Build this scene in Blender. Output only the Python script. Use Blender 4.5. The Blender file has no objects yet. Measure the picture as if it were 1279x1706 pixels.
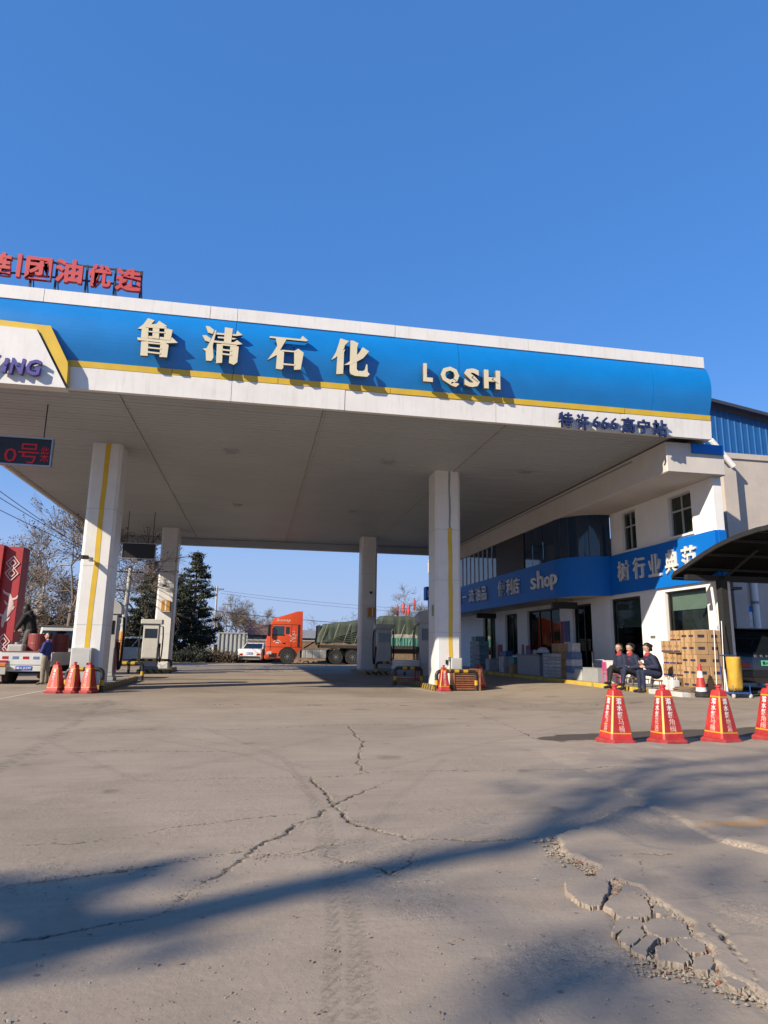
import bpy, bmesh, math, random
import numpy as np
from mathutils import Vector, Matrix
S = bpy.context.scene
COL = S.collection
R2D = math.radians
# ---------------------------------------------------------------- camera
W_, H_, F_ = 1279.0, 1706.0, 1107.2
EYE = Vector((0, 0, 1.2))
YAW, PITCH, ROLL = R2D(10.576), R2D(11.576), R2D(0.865)
_f = Vector((math.sin(YAW)*math.cos(PITCH), math.cos(YAW)*math.cos(PITCH), math.sin(PITCH)))
_r = Vector((math.cos(YAW), -math.sin(YAW), 0)); _u = _r.cross(_f)
_r, _u = _r*math.cos(ROLL)+_u*math.sin(ROLL), _u*math.cos(ROLL)-_r*math.sin(ROLL)
cam = bpy.data.cameras.new('camera'); co = bpy.data.objects.new('camera', cam); COL.objects.link(co)
cam.sensor_fit = 'VERTICAL'; cam.sensor_height = 36; cam.sensor_width = 27; cam.lens = 36*F_/H_
cam.clip_start = .05; cam.clip_end = 4000
m = Matrix.Identity(4)
for i in range(3): m[i][0] = _r[i]; m[i][1] = _u[i]; m[i][2] = -_f[i]; m[i][3] = EYE[i]
co.matrix_world = m
S.camera = co
# ---------------------------------------------------------------- light
SUN = Vector((-1.6, -0.95, 1.0)).normalized()          # towards the sun
wd = bpy.data.worlds.new('World'); S.world = wd; wd.use_nodes = True
nt = wd.node_tree; bg = nt.nodes['Background']
sky = nt.nodes.new('ShaderNodeTexSky'); sky.sky_type = 'NISHITA'; sky.sun_disc = False
sky.sun_elevation = math.asin(SUN.z); sky.sun_rotation = math.atan2(SUN.x, SUN.y)
sky.air_density = 1.0; sky.dust_density = 0.0; sky.ozone_density = 6.0; sky.altitude = 0
gam = nt.nodes.new('ShaderNodeGamma'); gam.inputs[1].default_value = .45; nt.links.new(sky.outputs[0], gam.inputs[0])
tin = nt.nodes.new('ShaderNodeMix'); tin.data_type = 'RGBA'; tin.blend_type = 'MULTIPLY'; tin.inputs[0].default_value = 1; tin.inputs[7].default_value = (.60, 1.36, 2.55, 1); nt.links.new(gam.outputs[0], tin.inputs[6])
# pale winter haze low over the horizon, the same all round
wtc = nt.nodes.new('ShaderNodeTexCoord'); wsp = nt.nodes.new('ShaderNodeSeparateXYZ'); nt.links.new(wtc.outputs['Generated'], wsp.inputs[0])
def wm(op, a, b=None):
    n = nt.nodes.new('ShaderNodeMath'); n.operation = op
    for i, v in enumerate((a, b)):
        if v is None: continue
        if isinstance(v, (int, float)): n.inputs[i].default_value = v
        else: nt.links.new(v, n.inputs[i])
    return n.outputs[0]
hz = wm('MULTIPLY', wsp.outputs[2], 1/.21); hz = wm('MULTIPLY', wm('MULTIPLY', hz, hz), -1.); hz = wm('POWER', 2.71828, hz)
hmx = nt.nodes.new('ShaderNodeMix'); hmx.data_type = 'RGBA'; nt.links.new(hz, hmx.inputs[0]); nt.links.new(tin.outputs[2], hmx.inputs[6]); hmx.inputs[7].default_value = (2.55, 3.35, 5.0, 1)
nt.links.new(hmx.outputs[2], bg.inputs[0]); bg.inputs[1].default_value = 0.102
sl = bpy.data.lights.new('sun', 'SUN'); sl.energy = 5.0; sl.angle = R2D(.55); sl.color = (1, .88, .70)
so = bpy.data.objects.new('sun', sl); COL.objects.link(so); so.rotation_euler = SUN.to_track_quat('Z', 'Y').to_euler()
S.view_settings.view_transform = 'Standard'; S.view_settings.look = 'None'
S.view_settings.exposure = 0.70; S.view_settings.gamma = 1.0
# ---------------------------------------------------------------- survey helpers: where a sight line meets a plane of the place
def P(ax, val, px, py):
    d = _r*((px-W_/2)/F_) - _u*((py-H_/2)/F_) + _f
    return EYE + d*((val-EYE[ax])/d[ax])
def G(px, py, z=0.): return P(2, z, px, py)
rng = random.Random(7)
# ---------------------------------------------------------------- mesh helpers
class B:
    def __init__(s): s.v = []; s.f = []; s.m = []
    def add(s, vs, fs, mi=0):
        n = len(s.v); s.v += [tuple(p) for p in vs]; s.f += [[n+i for i in f] for f in fs]; s.m += [mi]*len(fs); return s
    def box(s, x0, x1, y0, y1, z0, z1, mi=0):
        return s.add([(x0,y0,z0),(x1,y0,z0),(x1,y1,z0),(x0,y1,z0),(x0,y0,z1),(x1,y0,z1),(x1,y1,z1),(x0,y1,z1)],
                     [(3,2,1,0),(4,5,6,7),(0,1,5,4),(1,2,6,5),(2,3,7,6),(3,0,4,7)], mi)
    def cbox(s, c, d, mi=0):
        return s.box(c[0]-d[0]/2, c[0]+d[0]/2, c[1]-d[1]/2, c[1]+d[1]/2, c[2]-d[2]/2, c[2]+d[2]/2, mi)
    def rings(s, rs, cap=True, mi=0, close=True):
        n = len(rs[0]); vs = [p for r in rs for p in r]; fs = []
        for k in range(len(rs)-1):
            for i in range(n if close else n-1):
                j = (i+1) % n; fs.append((k*n+i, k*n+j, (k+1)*n+j, (k+1)*n+i))
        if cap: fs += [tuple(range(n))[::-1], tuple((len(rs)-1)*n+i for i in range(n))]
        return s.add(vs, fs, mi)
    def tube(s, pts, rad, n=8, mi=0, cap=True):
        pts = [Vector(p) for p in pts]
        if not hasattr(rad, '__len__'): rad = [rad]*len(pts)
        rs = []; prev = None
        for i, p in enumerate(pts):
            d = (pts[min(i+1, len(pts)-1)]-pts[max(i-1, 0)])
            d = d.normalized() if d.length > 1e-9 else Vector((0,0,1))
            if prev is None:
                a = d.orthogonal().normalized()
            else:
                a = prev - d*prev.dot(d); a = a.normalized() if a.length > 1e-6 else d.orthogonal().normalized()
            prev = a; b = d.cross(a)
            rs.append([p+(a*math.cos(2*math.pi*k/n)+b*math.sin(2*math.pi*k/n))*rad[i] for k in range(n)])
        return s.rings(rs, cap, mi)
    def cyl(s, p0, p1, r0, r1=None, n=12, mi=0): return s.tube([p0, p1], [r0, r0 if r1 is None else r1], n, mi)
    def lathe(s, prof, n=16, c=(0,0,0), mi=0, rot=0.):
        return s.rings([[(c[0]+r*math.cos(2*math.pi*k/n+rot), c[1]+r*math.sin(2*math.pi*k/n+rot), c[2]+z) for k in range(n)] for r, z in prof], True, mi)
    def prism(s, poly, f0, f1, mi=0):
        return s.rings([[f0(p) for p in poly], [f1(p) for p in poly]], True, mi)
    def quad(s, a, b, c, d, mi=0): return s.add([a,b,c,d], [(0,1,2,3)], mi)
    def o(s, name, mat, parent=None, bev=0., smooth=False, seg=1, loc=None, rot=None):
        me = bpy.data.meshes.new(name); me.from_pydata(s.v, [], s.f)
        mats = mat if isinstance(mat, (list, tuple)) else [mat]
        for q in mats: me.materials.append(q)
        if len(mats) > 1: me.polygons.foreach_set('material_index', s.m)
        bm = bmesh.new(); bm.from_mesh(me)
        bmesh.ops.recalc_face_normals(bm, faces=bm.faces)
        if bev:
            es = [e for e in bm.edges if len(e.link_faces) == 2 and e.calc_face_angle(0) > .5]
            bmesh.ops.bevel(bm, geom=es, offset=bev, segments=seg, profile=.6, affect='EDGES', clamp_overlap=True)
        bm.to_mesh(me); bm.free()
        if smooth:
            me.polygons.foreach_set('use_smooth', [True]*len(me.polygons))
            if smooth is not True: me.set_sharp_from_angle(angle=R2D(smooth))
        ob = bpy.data.objects.new(name, me); COL.objects.link(ob)
        if parent: ob.parent = parent
        if loc is not None: ob.location = loc
        if rot is not None: ob.rotation_euler = rot
        return ob
def T(name, label, cat, loc=(0,0,0), rz=0., group=None, kind=None):
    o = bpy.data.objects.new(name, None); COL.objects.link(o); o.location = loc; o.rotation_euler = (0,0,rz); o.empty_display_size = .2
    return tag(o, label, cat, group, kind)
def tag(o, label=None, cat=None, group=None, kind=None):
    if label: o['label'] = label
    if cat: o['category'] = cat
    if group: o['group'] = group
    if kind: o['kind'] = kind
    return o
def dup(o, loc=None, rz=None, label=None, parent=None):
    c = o.copy(); COL.objects.link(c)
    if parent: c.parent = parent
    for ch in list(o.children): dup(ch, parent=c)
    if loc is not None: c.location = loc
    if rz is not None: c.rotation_euler = (0,0,rz)
    if label: c['label'] = label
    return c
_tc = {}
def txt(s, size=1., ext=.02, bold=0., shear=0.):
    k = (s, size, ext, bold, shear)
    if k not in _tc:
        c = bpy.data.curves.new('t', 'FONT'); c.body = s; c.size = size; c.extrude = ext; c.offset = bold; c.shear = shear
        c.align_x = 'CENTER'; c.align_y = 'CENTER'; c.resolution_u = 2
        o = bpy.data.objects.new('t', c); COL.objects.link(o)
        dg = bpy.context.evaluated_depsgraph_get(); dg.update()
        me = bpy.data.meshes.new_from_object(o.evaluated_get(dg))
        bpy.data.objects.remove(o); bpy.data.curves.remove(c)
        co_ = np.empty(len(me.vertices)*3); me.vertices.foreach_get('co', co_); co_ = co_.reshape(-1,3)
        co_[:, :2] -= (co_[:, :2].max(0)+co_[:, :2].min(0))/2
        me.vertices.foreach_set('co', co_.ravel()); me.materials.clear()
        _tc[k] = (me, co_[:, 0].max()*2, co_[:, 1].max()*2)
    return _tc[k]
FX = Matrix(((1,0,0),(0,0,-1),(0,1,0)))        # text frame facing -Y
FW = Matrix(((0,0,-1),(-1,0,0),(0,1,0)))       # text frame facing -X
def letter(s, c, w, h, mat, frame=FX, ext=.02, bold=.0, parent=None, name='letter', shear=0.):
    """a raised letter of width w and height h centred at c"""
    me, mw, mh = txt(s, 1., .05, bold, shear)
    me = me.copy(); me.name = name; me.materials.append(mat)
    o = bpy.data.objects.new(name, me); COL.objects.link(o)
    fr = frame.to_4x4() if len(frame) == 3 else frame
    sc = Matrix.Diagonal((w/mw, h/mh if h else w/mw, ext/.05, 1))
    o.matrix_local = Matrix.Translation(Vector(c)) @ fr @ sc
    if parent: o.parent = parent
    return o
# ---------------------------------------------------------------- material helpers
def nn(t, typ, **kw):
    n = t.nodes.new(typ)
    for k, v in kw.items(): setattr(n, k, v)
    return n
MATS = {}
ALB = .76        # overall scale on base colours, lowered to balance sun against sky fill
def M(name, col, rough=.6, metal=0., var=.12, sc=3., bump=0., bsc=80., streak=0., scol=(.10,.075,.05), rnd=0., spec=.5, coat=0., dirt=0.):
    """painted / plain surface: base colour with mottling, optional rain streaks, dust and fine relief"""
    mt = bpy.data.materials.new(name); mt.use_nodes = True; t = mt.node_tree; L = t.links.new
    p = t.nodes['Principled BSDF']; p.inputs['Roughness'].default_value = rough; p.inputs['Metallic'].default_value = metal
    p.inputs['Specular IOR Level'].default_value = spec; p.inputs['Coat Weight'].default_value = coat
    tc = nn(t, 'ShaderNodeTexCoord')
    n1 = nn(t, 'ShaderNodeTexNoise'); n1.inputs['Scale'].default_value = sc; n1.inputs['Detail'].default_value = 7; n1.inputs['Roughness'].default_value = .65
    L(tc.outputs['Object'], n1.inputs['Vector'])
    mr = nn(t, 'ShaderNodeMapRange'); mr.inputs[1].default_value = .3; mr.inputs[2].default_value = .7; mr.inputs[3].default_value = 1-var; mr.inputs[4].default_value = 1+var*.7
    L(n1.outputs[0], mr.inputs[0])
    val = mr.outputs[0]
    if rnd:
        oi = nn(t, 'ShaderNodeObjectInfo'); m2 = nn(t, 'ShaderNodeMapRange'); m2.inputs[3].default_value = 1-rnd; m2.inputs[4].default_value = 1+rnd*.6
        L(oi.outputs['Random'], m2.inputs[0]); mu = nn(t, 'ShaderNodeMath', operation='MULTIPLY'); L(val, mu.inputs[0]); L(m2.outputs[0], mu.inputs[1]); val = mu.outputs[0]
    mx = nn(t, 'ShaderNodeMix', data_type='RGBA', blend_type='MULTIPLY'); mx.inputs[0].default_value = 1.
    mx.inputs[6].default_value = (*[c*ALB for c in col], 1); L(val, mx.inputs[7]); out = mx.outputs[2]
    if streak:
        mp = nn(t, 'ShaderNodeMapping'); mp.inputs['Scale'].default_value = (5,5,.35); L(tc.outputs['Object'], mp.inputs[0])
        n2 = nn(t, 'ShaderNodeTexNoise'); n2.inputs['Scale'].default_value = 2.2; n2.inputs['Detail'].default_value = 8; n2.inputs['Roughness'].default_value = .75; L(mp.outputs[0], n2.inputs['Vector'])
        m3 = nn(t, 'ShaderNodeMapRange'); m3.inputs[1].default_value = .52; m3.inputs[2].default_value = .82; m3.inputs[3].default_value = 0; m3.inputs[4].default_value = streak; L(n2.outputs[0], m3.inputs[0])
        m4 = nn(t, 'ShaderNodeMix', data_type='RGBA'); L(m3.outputs[0], m4.inputs[0]); L(out, m4.inputs[6]); m4.inputs[7].default_value = (*scol, 1); out = m4.outputs[2]
    if dirt:
        n5 = nn(t, 'ShaderNodeTexNoise'); n5.inputs['Scale'].default_value = sc*4; n5.inputs['Detail'].default_value = 9; n5.inputs['Roughness'].default_value = .8; L(tc.outputs['Object'], n5.inputs['Vector'])
        m5 = nn(t, 'ShaderNodeMapRange'); m5.inputs[1].default_value = .5; m5.inputs[2].default_value = .8; m5.inputs[4].default_value = dirt; L(n5.outputs[0], m5.inputs[0])
        m6 = nn(t, 'ShaderNodeMix', data_type='RGBA'); L(m5.outputs[0], m6.inputs[0]); L(out, m6.inputs[6]); m6.inputs[7].default_value = (.19,.165,.135,1); out = m6.outputs[2]
        rr = nn(t, 'ShaderNodeMapRange'); rr.inputs[3].default_value = rough; rr.inputs[4].default_value = min(1, rough+.4); L(m5.outputs[0], rr.inputs[0]); L(rr.outputs[0], p.inputs['Roughness'])
    L(out, p.inputs['Base Color'])
    if bump:
        n4 = nn(t, 'ShaderNodeTexNoise'); n4.inputs['Scale'].default_value = bsc; n4.inputs['Detail'].default_value = 5; L(tc.outputs['Object'], n4.inputs['Vector'])
        bp = nn(t, 'ShaderNodeBump'); bp.inputs['Strength'].default_value = min(1, bump); bp.inputs['Distance'].default_value = .01; L(n4.outputs[0], bp.inputs['Height']); L(bp.outputs[0], p.inputs['Normal'])
    MATS[name] = mt; return mt
def glass(name, tint=(.6,.7,.72), refl=.10, rough=.02):
    mt = bpy.data.materials.new(name); mt.use_nodes = True; t = mt.node_tree; L = t.links.new
    t.nodes.remove(t.nodes['Principled BSDF']); o = t.nodes['Material Output']
    tr = nn(t, 'ShaderNodeBsdfTransparent'); tr.inputs[0].default_value = (*tint, 1)
    gl = nn(t, 'ShaderNodeBsdfGlossy'); gl.inputs['Roughness'].default_value = rough
    lw = nn(t, 'ShaderNodeLayerWeight'); lw.inputs[0].default_value = .25
    mr = nn(t, 'ShaderNodeMapRange'); mr.inputs[3].default_value = refl; mr.inputs[4].default_value = .06; L(lw.outputs['Fresnel'], mr.inputs[0])
    mx = nn(t, 'ShaderNodeMixShader'); L(mr.outputs[0], mx.inputs[0]); L(tr.outputs[0], mx.inputs[1]); L(gl.outputs[0], mx.inputs[2]); L(mx.outputs[0], o.inputs[0])
    return mt
def emit(name, col, st):
    mt = bpy.data.materials.new(name); mt.use_nodes = True; p = mt.node_tree.nodes['Principled BSDF']
    p.inputs['Base Color'].default_value = (.05,0,0,1); p.inputs['Emission Color'].default_value = (*col,1); p.inputs['Emission Strength'].default_value = st
    return mt
def stripes(name, c1, c2, freq=4., diag=1., rough=.5):
    """yellow and black safety stripes, paint chipped by noise"""
    mt = M(name, c1, rough, dirt=.35); t = mt.node_tree; L = t.links.new; p = t.nodes['Principled BSDF']
    tc = nn(t, 'ShaderNodeTexCoord'); sp = nn(t, 'ShaderNodeSeparateXYZ'); L(tc.outputs['Object'], sp.inputs[0])
    a = nn(t, 'ShaderNodeMath', operation='ADD'); L(sp.outputs[0], a.inputs[0]); L(sp.outputs[1], a.inputs[1])
    b = nn(t, 'ShaderNodeMath', operation='MULTIPLY_ADD'); L(sp.outputs[2], b.inputs[0]); b.inputs[1].default_value = diag; L(a.outputs[0], b.inputs[2])
    c = nn(t, 'ShaderNodeMath', operation='MULTIPLY'); L(b.outputs[0], c.inputs[0]); c.inputs[1].default_value = freq
    f = nn(t, 'ShaderNodeMath', operation='FRACT'); L(c.outputs[0], f.inputs[0])
    g = nn(t, 'ShaderNodeMath', operation='GREATER_THAN'); L(f.outputs[0], g.inputs[0]); g.inputs[1].default_value = .5
    src = p.inputs['Base Color'].links[0].from_socket
    mx = nn(t, 'ShaderNodeMix', data_type='RGBA'); L(g.outputs[0], mx.inputs[0]); L(src, mx.inputs[6]); mx.inputs[7].default_value = (*c2,1); L(mx.outputs[2], p.inputs['Base Color'])
    return mt
m_white = M('white_panel', (.82,.80,.77), .45, streak=.55, scol=(.36,.30,.22), var=.07, sc=1.5)
m_blue = M('blue_panel', (.002,.215,.62), .38, var=.10, sc=1.2, streak=.22, scol=(.03,.12,.30), coat=.15, bump=.5, bsc=1.6)
m_band = M('blue_band', (.003,.165,.62), .5, var=.08, sc=1., spec=.22)
m_yellow = M('yellow_trim', (.72,.47,.03), .5, var=.10, dirt=.15)
m_cream = M('cream_letter', (.74,.65,.45), .5, var=.06)
m_creamside = M('letter_side', (.10,.09,.07), .5)
m_navy = M('navy_letter', (.022,.04,.13), .5, spec=.2)
m_purple = M('purple_letter', (.09,.07,.30), .4)
m_redsign = M('red_sign_face', (.56,.06,.06), .5, var=.12, dirt=.15)
m_dark = M('dark_steel', (.03,.03,.033), .5)
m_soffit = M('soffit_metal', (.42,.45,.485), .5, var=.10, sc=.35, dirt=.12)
m_seam = M('soffit_trim', (.44,.44,.44), .45)
m_col = M('column_panel', (.80,.79,.77), .4, dirt=.14, streak=.30, scol=(.38,.33,.27), var=.06)
m_wall = M('white_render', (.90,.88,.85), .8, var=.07, sc=1.2, streak=.22, scol=(.34,.30,.25), bump=.15, bsc=120)
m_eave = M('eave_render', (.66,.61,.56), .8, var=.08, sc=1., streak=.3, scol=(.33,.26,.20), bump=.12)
m_beige = M('beige_render', (.56,.49,.43), .85, var=.16, sc=.7, streak=.45, scol=(.28,.21,.16), bump=.3, bsc=40)
m_frame = M('alu_frame', (.55,.55,.54), .4, .3)
m_dframe = M('dark_frame', (.035,.03,.028), .45)
m_black = M('black_plastic', (.012,.012,.013), .45)
m_rubber = M('rubber', (.022,.021,.02), .85, dirt=.45)
m_steel = M('galvanised_steel', (.42,.43,.44), .4, .7, dirt=.2)
m_grey = M('grey_paint', (.30,.31,.32), .5, dirt=.25)
m_cabinet = M('cabinet_paint', (.55,.55,.53), .5, dirt=.15)
m_stripe = stripes('safety_stripes', (.44,.27,.03), (.03,.028,.025), 3.6, 1.)
m_yband = M('safety_yellow', (.62,.37,.02), .45, dirt=.5)
m_bband = M('safety_black', (.02,.02,.02), .45, dirt=.25)
m_cone = M('cone_red', (.56,.032,.026), .5, var=.22, dirt=.42, rnd=.22)
m_conebase = M('cone_base', (.42,.04,.04), .6, var=.2, dirt=.5, rnd=.12)
m_coney = M('cone_yellow', (.85,.38,.02), .45, dirt=.12)
m_paper = M('white_print', (.80,.78,.76), .6)
m_pane = glass('clear_glass', (.62,.68,.66), .02)
m_bluepane = M('blue_glass', (.006,.030,.075), .05, spec=.6)
m_darkpane = M('dark_glass', (.008,.010,.012), .05, spec=.8)
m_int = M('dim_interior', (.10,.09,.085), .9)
m_card = M('cardboard', (.50,.31,.155), .8, var=.12, sc=5, rnd=.16)
m_tape = M('brown_tape', (.34,.21,.10), .35)
m_print = M('box_print', (.035,.03,.06), .7)
m_bprint = M('blue_print', (.03,.035,.13), .6)
m_wood = M('slat_wood', (.33,.12,.05), .6, var=.35, sc=9, rnd=.2)
m_conc = M('concrete', (.40,.36,.31), .9, var=.18, sc=4, bump=.5, bsc=70, dirt=.2)
# ================================================================ ground
def sstep(a, b, x):
    t = np.clip((x-a)/(b-a), 0, 1); return t*t*(3-2*t)
def _h(ix, iy, seed):
    n = (ix.astype(np.int64)*374761393 + iy.astype(np.int64)*668265263 + seed*1442695041) & 0xffffffff
    n = ((n ^ (n >> 13))*1274126177) & 0xffffffff
    return ((n ^ (n >> 16)) & 0xffff)/65535.0
def vn(x, y, seed=0):
    ix = np.floor(x); iy = np.floor(y); fx = x-ix; fy = y-iy
    fx = fx*fx*(3-2*fx); fy = fy*fy*(3-2*fy)
    a = _h(ix, iy, seed); b = _h(ix+1, iy, seed); c = _h(ix, iy+1, seed); d = _h(ix+1, iy+1, seed)
    return (a*(1-fx)+b*fx)*(1-fy)+(c*(1-fx)+d*fx)*fy
def fbm(x, y, seed=0, o=4):
    s = 0; a = .5
    for k in range(o): s = s+a*vn(x*2**k, y*2**k, seed+k*17); a *= .5
    return s/(1-.5**o)
def seg_dist(x, y, pts):
    """distance to a polyline, plus the running parameter (0..1) of the nearest point"""
    best = np.full(x.shape, 1e9); par = np.zeros(x.shape); n = len(pts)-1
    for i in range(n):
        ax, ay = pts[i]; bx, by = pts[i+1]; dx, dy = bx-ax, by-ay; l2 = dx*dx+dy*dy+1e-12
        t = np.clip(((x-ax)*dx+(y-ay)*dy)/l2, 0, 1)
        d = np.hypot(x-ax-t*dx, y-ay-t*dy); k = d < best
        best = np.where(k, d, best); par = np.where(k, (i+t)/n, par)
    return best, par
def inside(x, y, poly):
    r = np.zeros(x.shape, bool); n = len(poly)
    for i in range(n):
        ax, ay = poly[i]; bx, by = poly[(i+1) % n]
        c = ((ay > y) != (by > y)) & (x < (bx-ax)*(y-ay)/(by-ay+1e-12)+ax); r ^= c
    return r
def sdist(x, y, poly):
    d, _ = seg_dist(x, y, list(poly)+[poly[0]]); return np.where(inside(x, y, poly), d, -d)
def zrise(x, y): return .15*sstep(6.2, 9.8, np.asarray(x, float))
def gz(x, y): return float(zrise(x, y))
def gp(pts, sx=1., ox=0., oy=0.): return [tuple(G(ox+a/sx, oy+b/sx)[:2]) for a, b in pts]
c6 = dict(sx=1.827, ox=200, oy=1180); c5 = dict(sx=3.206, ox=880, oy=1200)
CRACKS = [  # (polyline on the ground, half width in m, depth)
 (gp([(695,52),(712,78),(740,100),(728,135),(722,165),(740,188),(760,195)], **c6), .020, .022),
 (gp([(582,205),(600,235),(640,270),(650,295),(680,318),(700,345),(760,365),(830,380),(880,398),(1000,400),(1100,405),(1200,398),(1279,392)], **c6), .024, .03),
 (gp([(830,213),(740,255),(660,290),(600,325),(530,355),(500,382),(440,405),(400,430),(375,450),(340,480),(280,520),(230,550),(180,575),(165,605)], **c6), .015, .026),
 (gp([(400,435),(300,442),(200,462),(100,480),(0,495),(-200,520),(-365,545)], **c6), .012, .026),
 (gp([(730,405),(640,415),(560,435),(490,445),(440,450),(400,465)], **c6), .011, .024),
 (gp([(600,440),(680,465),(740,470),(800,490),(820,505),(870,480),(900,430)], **c6), .012, .022),
 (gp([(165,605),(100,635),(0,655),(-200,690),(-365,715)], **c6), .012, .024),
 (gp([(375,465),(330,480),(275,525),(215,545),(175,600)], **c6), .005, .014),
 (gp([(200,212),(560,206),(640,207),(760,195),(880,191),(1279,187),(1700,180)], **c6), .009, .012),
 (gp([(640,207),(700,200),(765,194)], **c6), .014, .02),
 (gp([(-365,60),(300,66),(720,48),(1150,54)], **c6), .009, .01),
 (gp([(-365,420),(0,400),(160,360),(420,330),(560,320)], **c6), .007, .01),
 (gp([(965,1100),(1020,1150),(1090,1230),(1140,1310),(1165,1400),(1180,1440),(1279,1540)], **c5), .011, .05),
 (gp([(480,750),(560,745),(800,740)], **c5), .005, .014),
 (gp([(-200,1172),(300,1173),(800,1176),(1300,1180)]), .012, .008), (gp([(905,1238),(860,1215),(800,1190),(740,1170)]), .010, .008), (gp([(-50,1262),(200,1250),(420,1252)]), .008, .008),
 (gp([(625,775),(600,830),(640,850)], **c5), .003, .01),
 (gp([(880,670),(1000,720),(1080,755)], **c5), .004, .012),
]
E1 = [(95,150),(130,185),(220,225),(330,265),(420,290),(480,320),(510,370),(570,410),(600,450),(660,490),(740,510),(820,560),(900,610),(1050,680),(1400,760)]
E2 = [(150,640),(165,710),(250,745),(350,790),(405,830),(480,862),(520,880),(640,940),(700,985),(780,1040),(860,1090),(893,1190),(960,1250),(1010,1340),(1060,1390),(1180,1445),(1290,1560),(1500,1800)]
LAY2 = gp(E1+[(1500,600),(2600,500),(2600,60),(1279,116),(700,122),(300,125)], **c5)
LAY1 = gp(E2+[(2200,1800),(2600,900),(1500,600),(800,500),(520,470),(300,560)], **c5)
HOLE = gp([(330,800),(420,800),(500,870),(640,935),(700,985),(790,1040),(880,1100),(905,1200),(960,1270),(1030,1390),(1180,1430),(1150,1480),(1020,1420),(900,1330),(700,1330),(600,1270),(470,1190),(440,1100),(400,1010),(250,970),(210,900)], **c5)
WET = gp([(30,105),(140,75),(420,62),(800,52),(1279,60),(2000,50),(2000,95),(1279,95),(900,98),(640,100),(400,105),(180,118)], **c5)
PAINT = gp([(900,600),(1060,575),(1279,565),(1500,560),(1500,600),(1279,598),(1000,610)], **c5)
def lines(segs):
    out = []
    for a, b, n, g_ in segs:
        t = np.linspace(0, 1, n, endpoint=False)
        out.append(a+(b-a)*(t if g_ == 1 else (g_**t-1)/(g_-1)))
    return np.concatenate(out+[np.array([segs[-1][1]])])
xs = lines([(-900,-12,34,.0012),(-12,-3,60,.15),(-3,-1.5,50,.3),(-1.5,5.6,560,1),(5.6,9,90,3),(9,16,40,3),(16,900,34,800)])
ys = lines([(-60,2.4,26,.05),(2.4,6.2,330,1.5),(6.2,9.6,150,2.2),(9.6,14,90,2),(14,60,150,5),(60,1500,30,200)])
X, Y = np.meshgrid(xs, ys)
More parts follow.
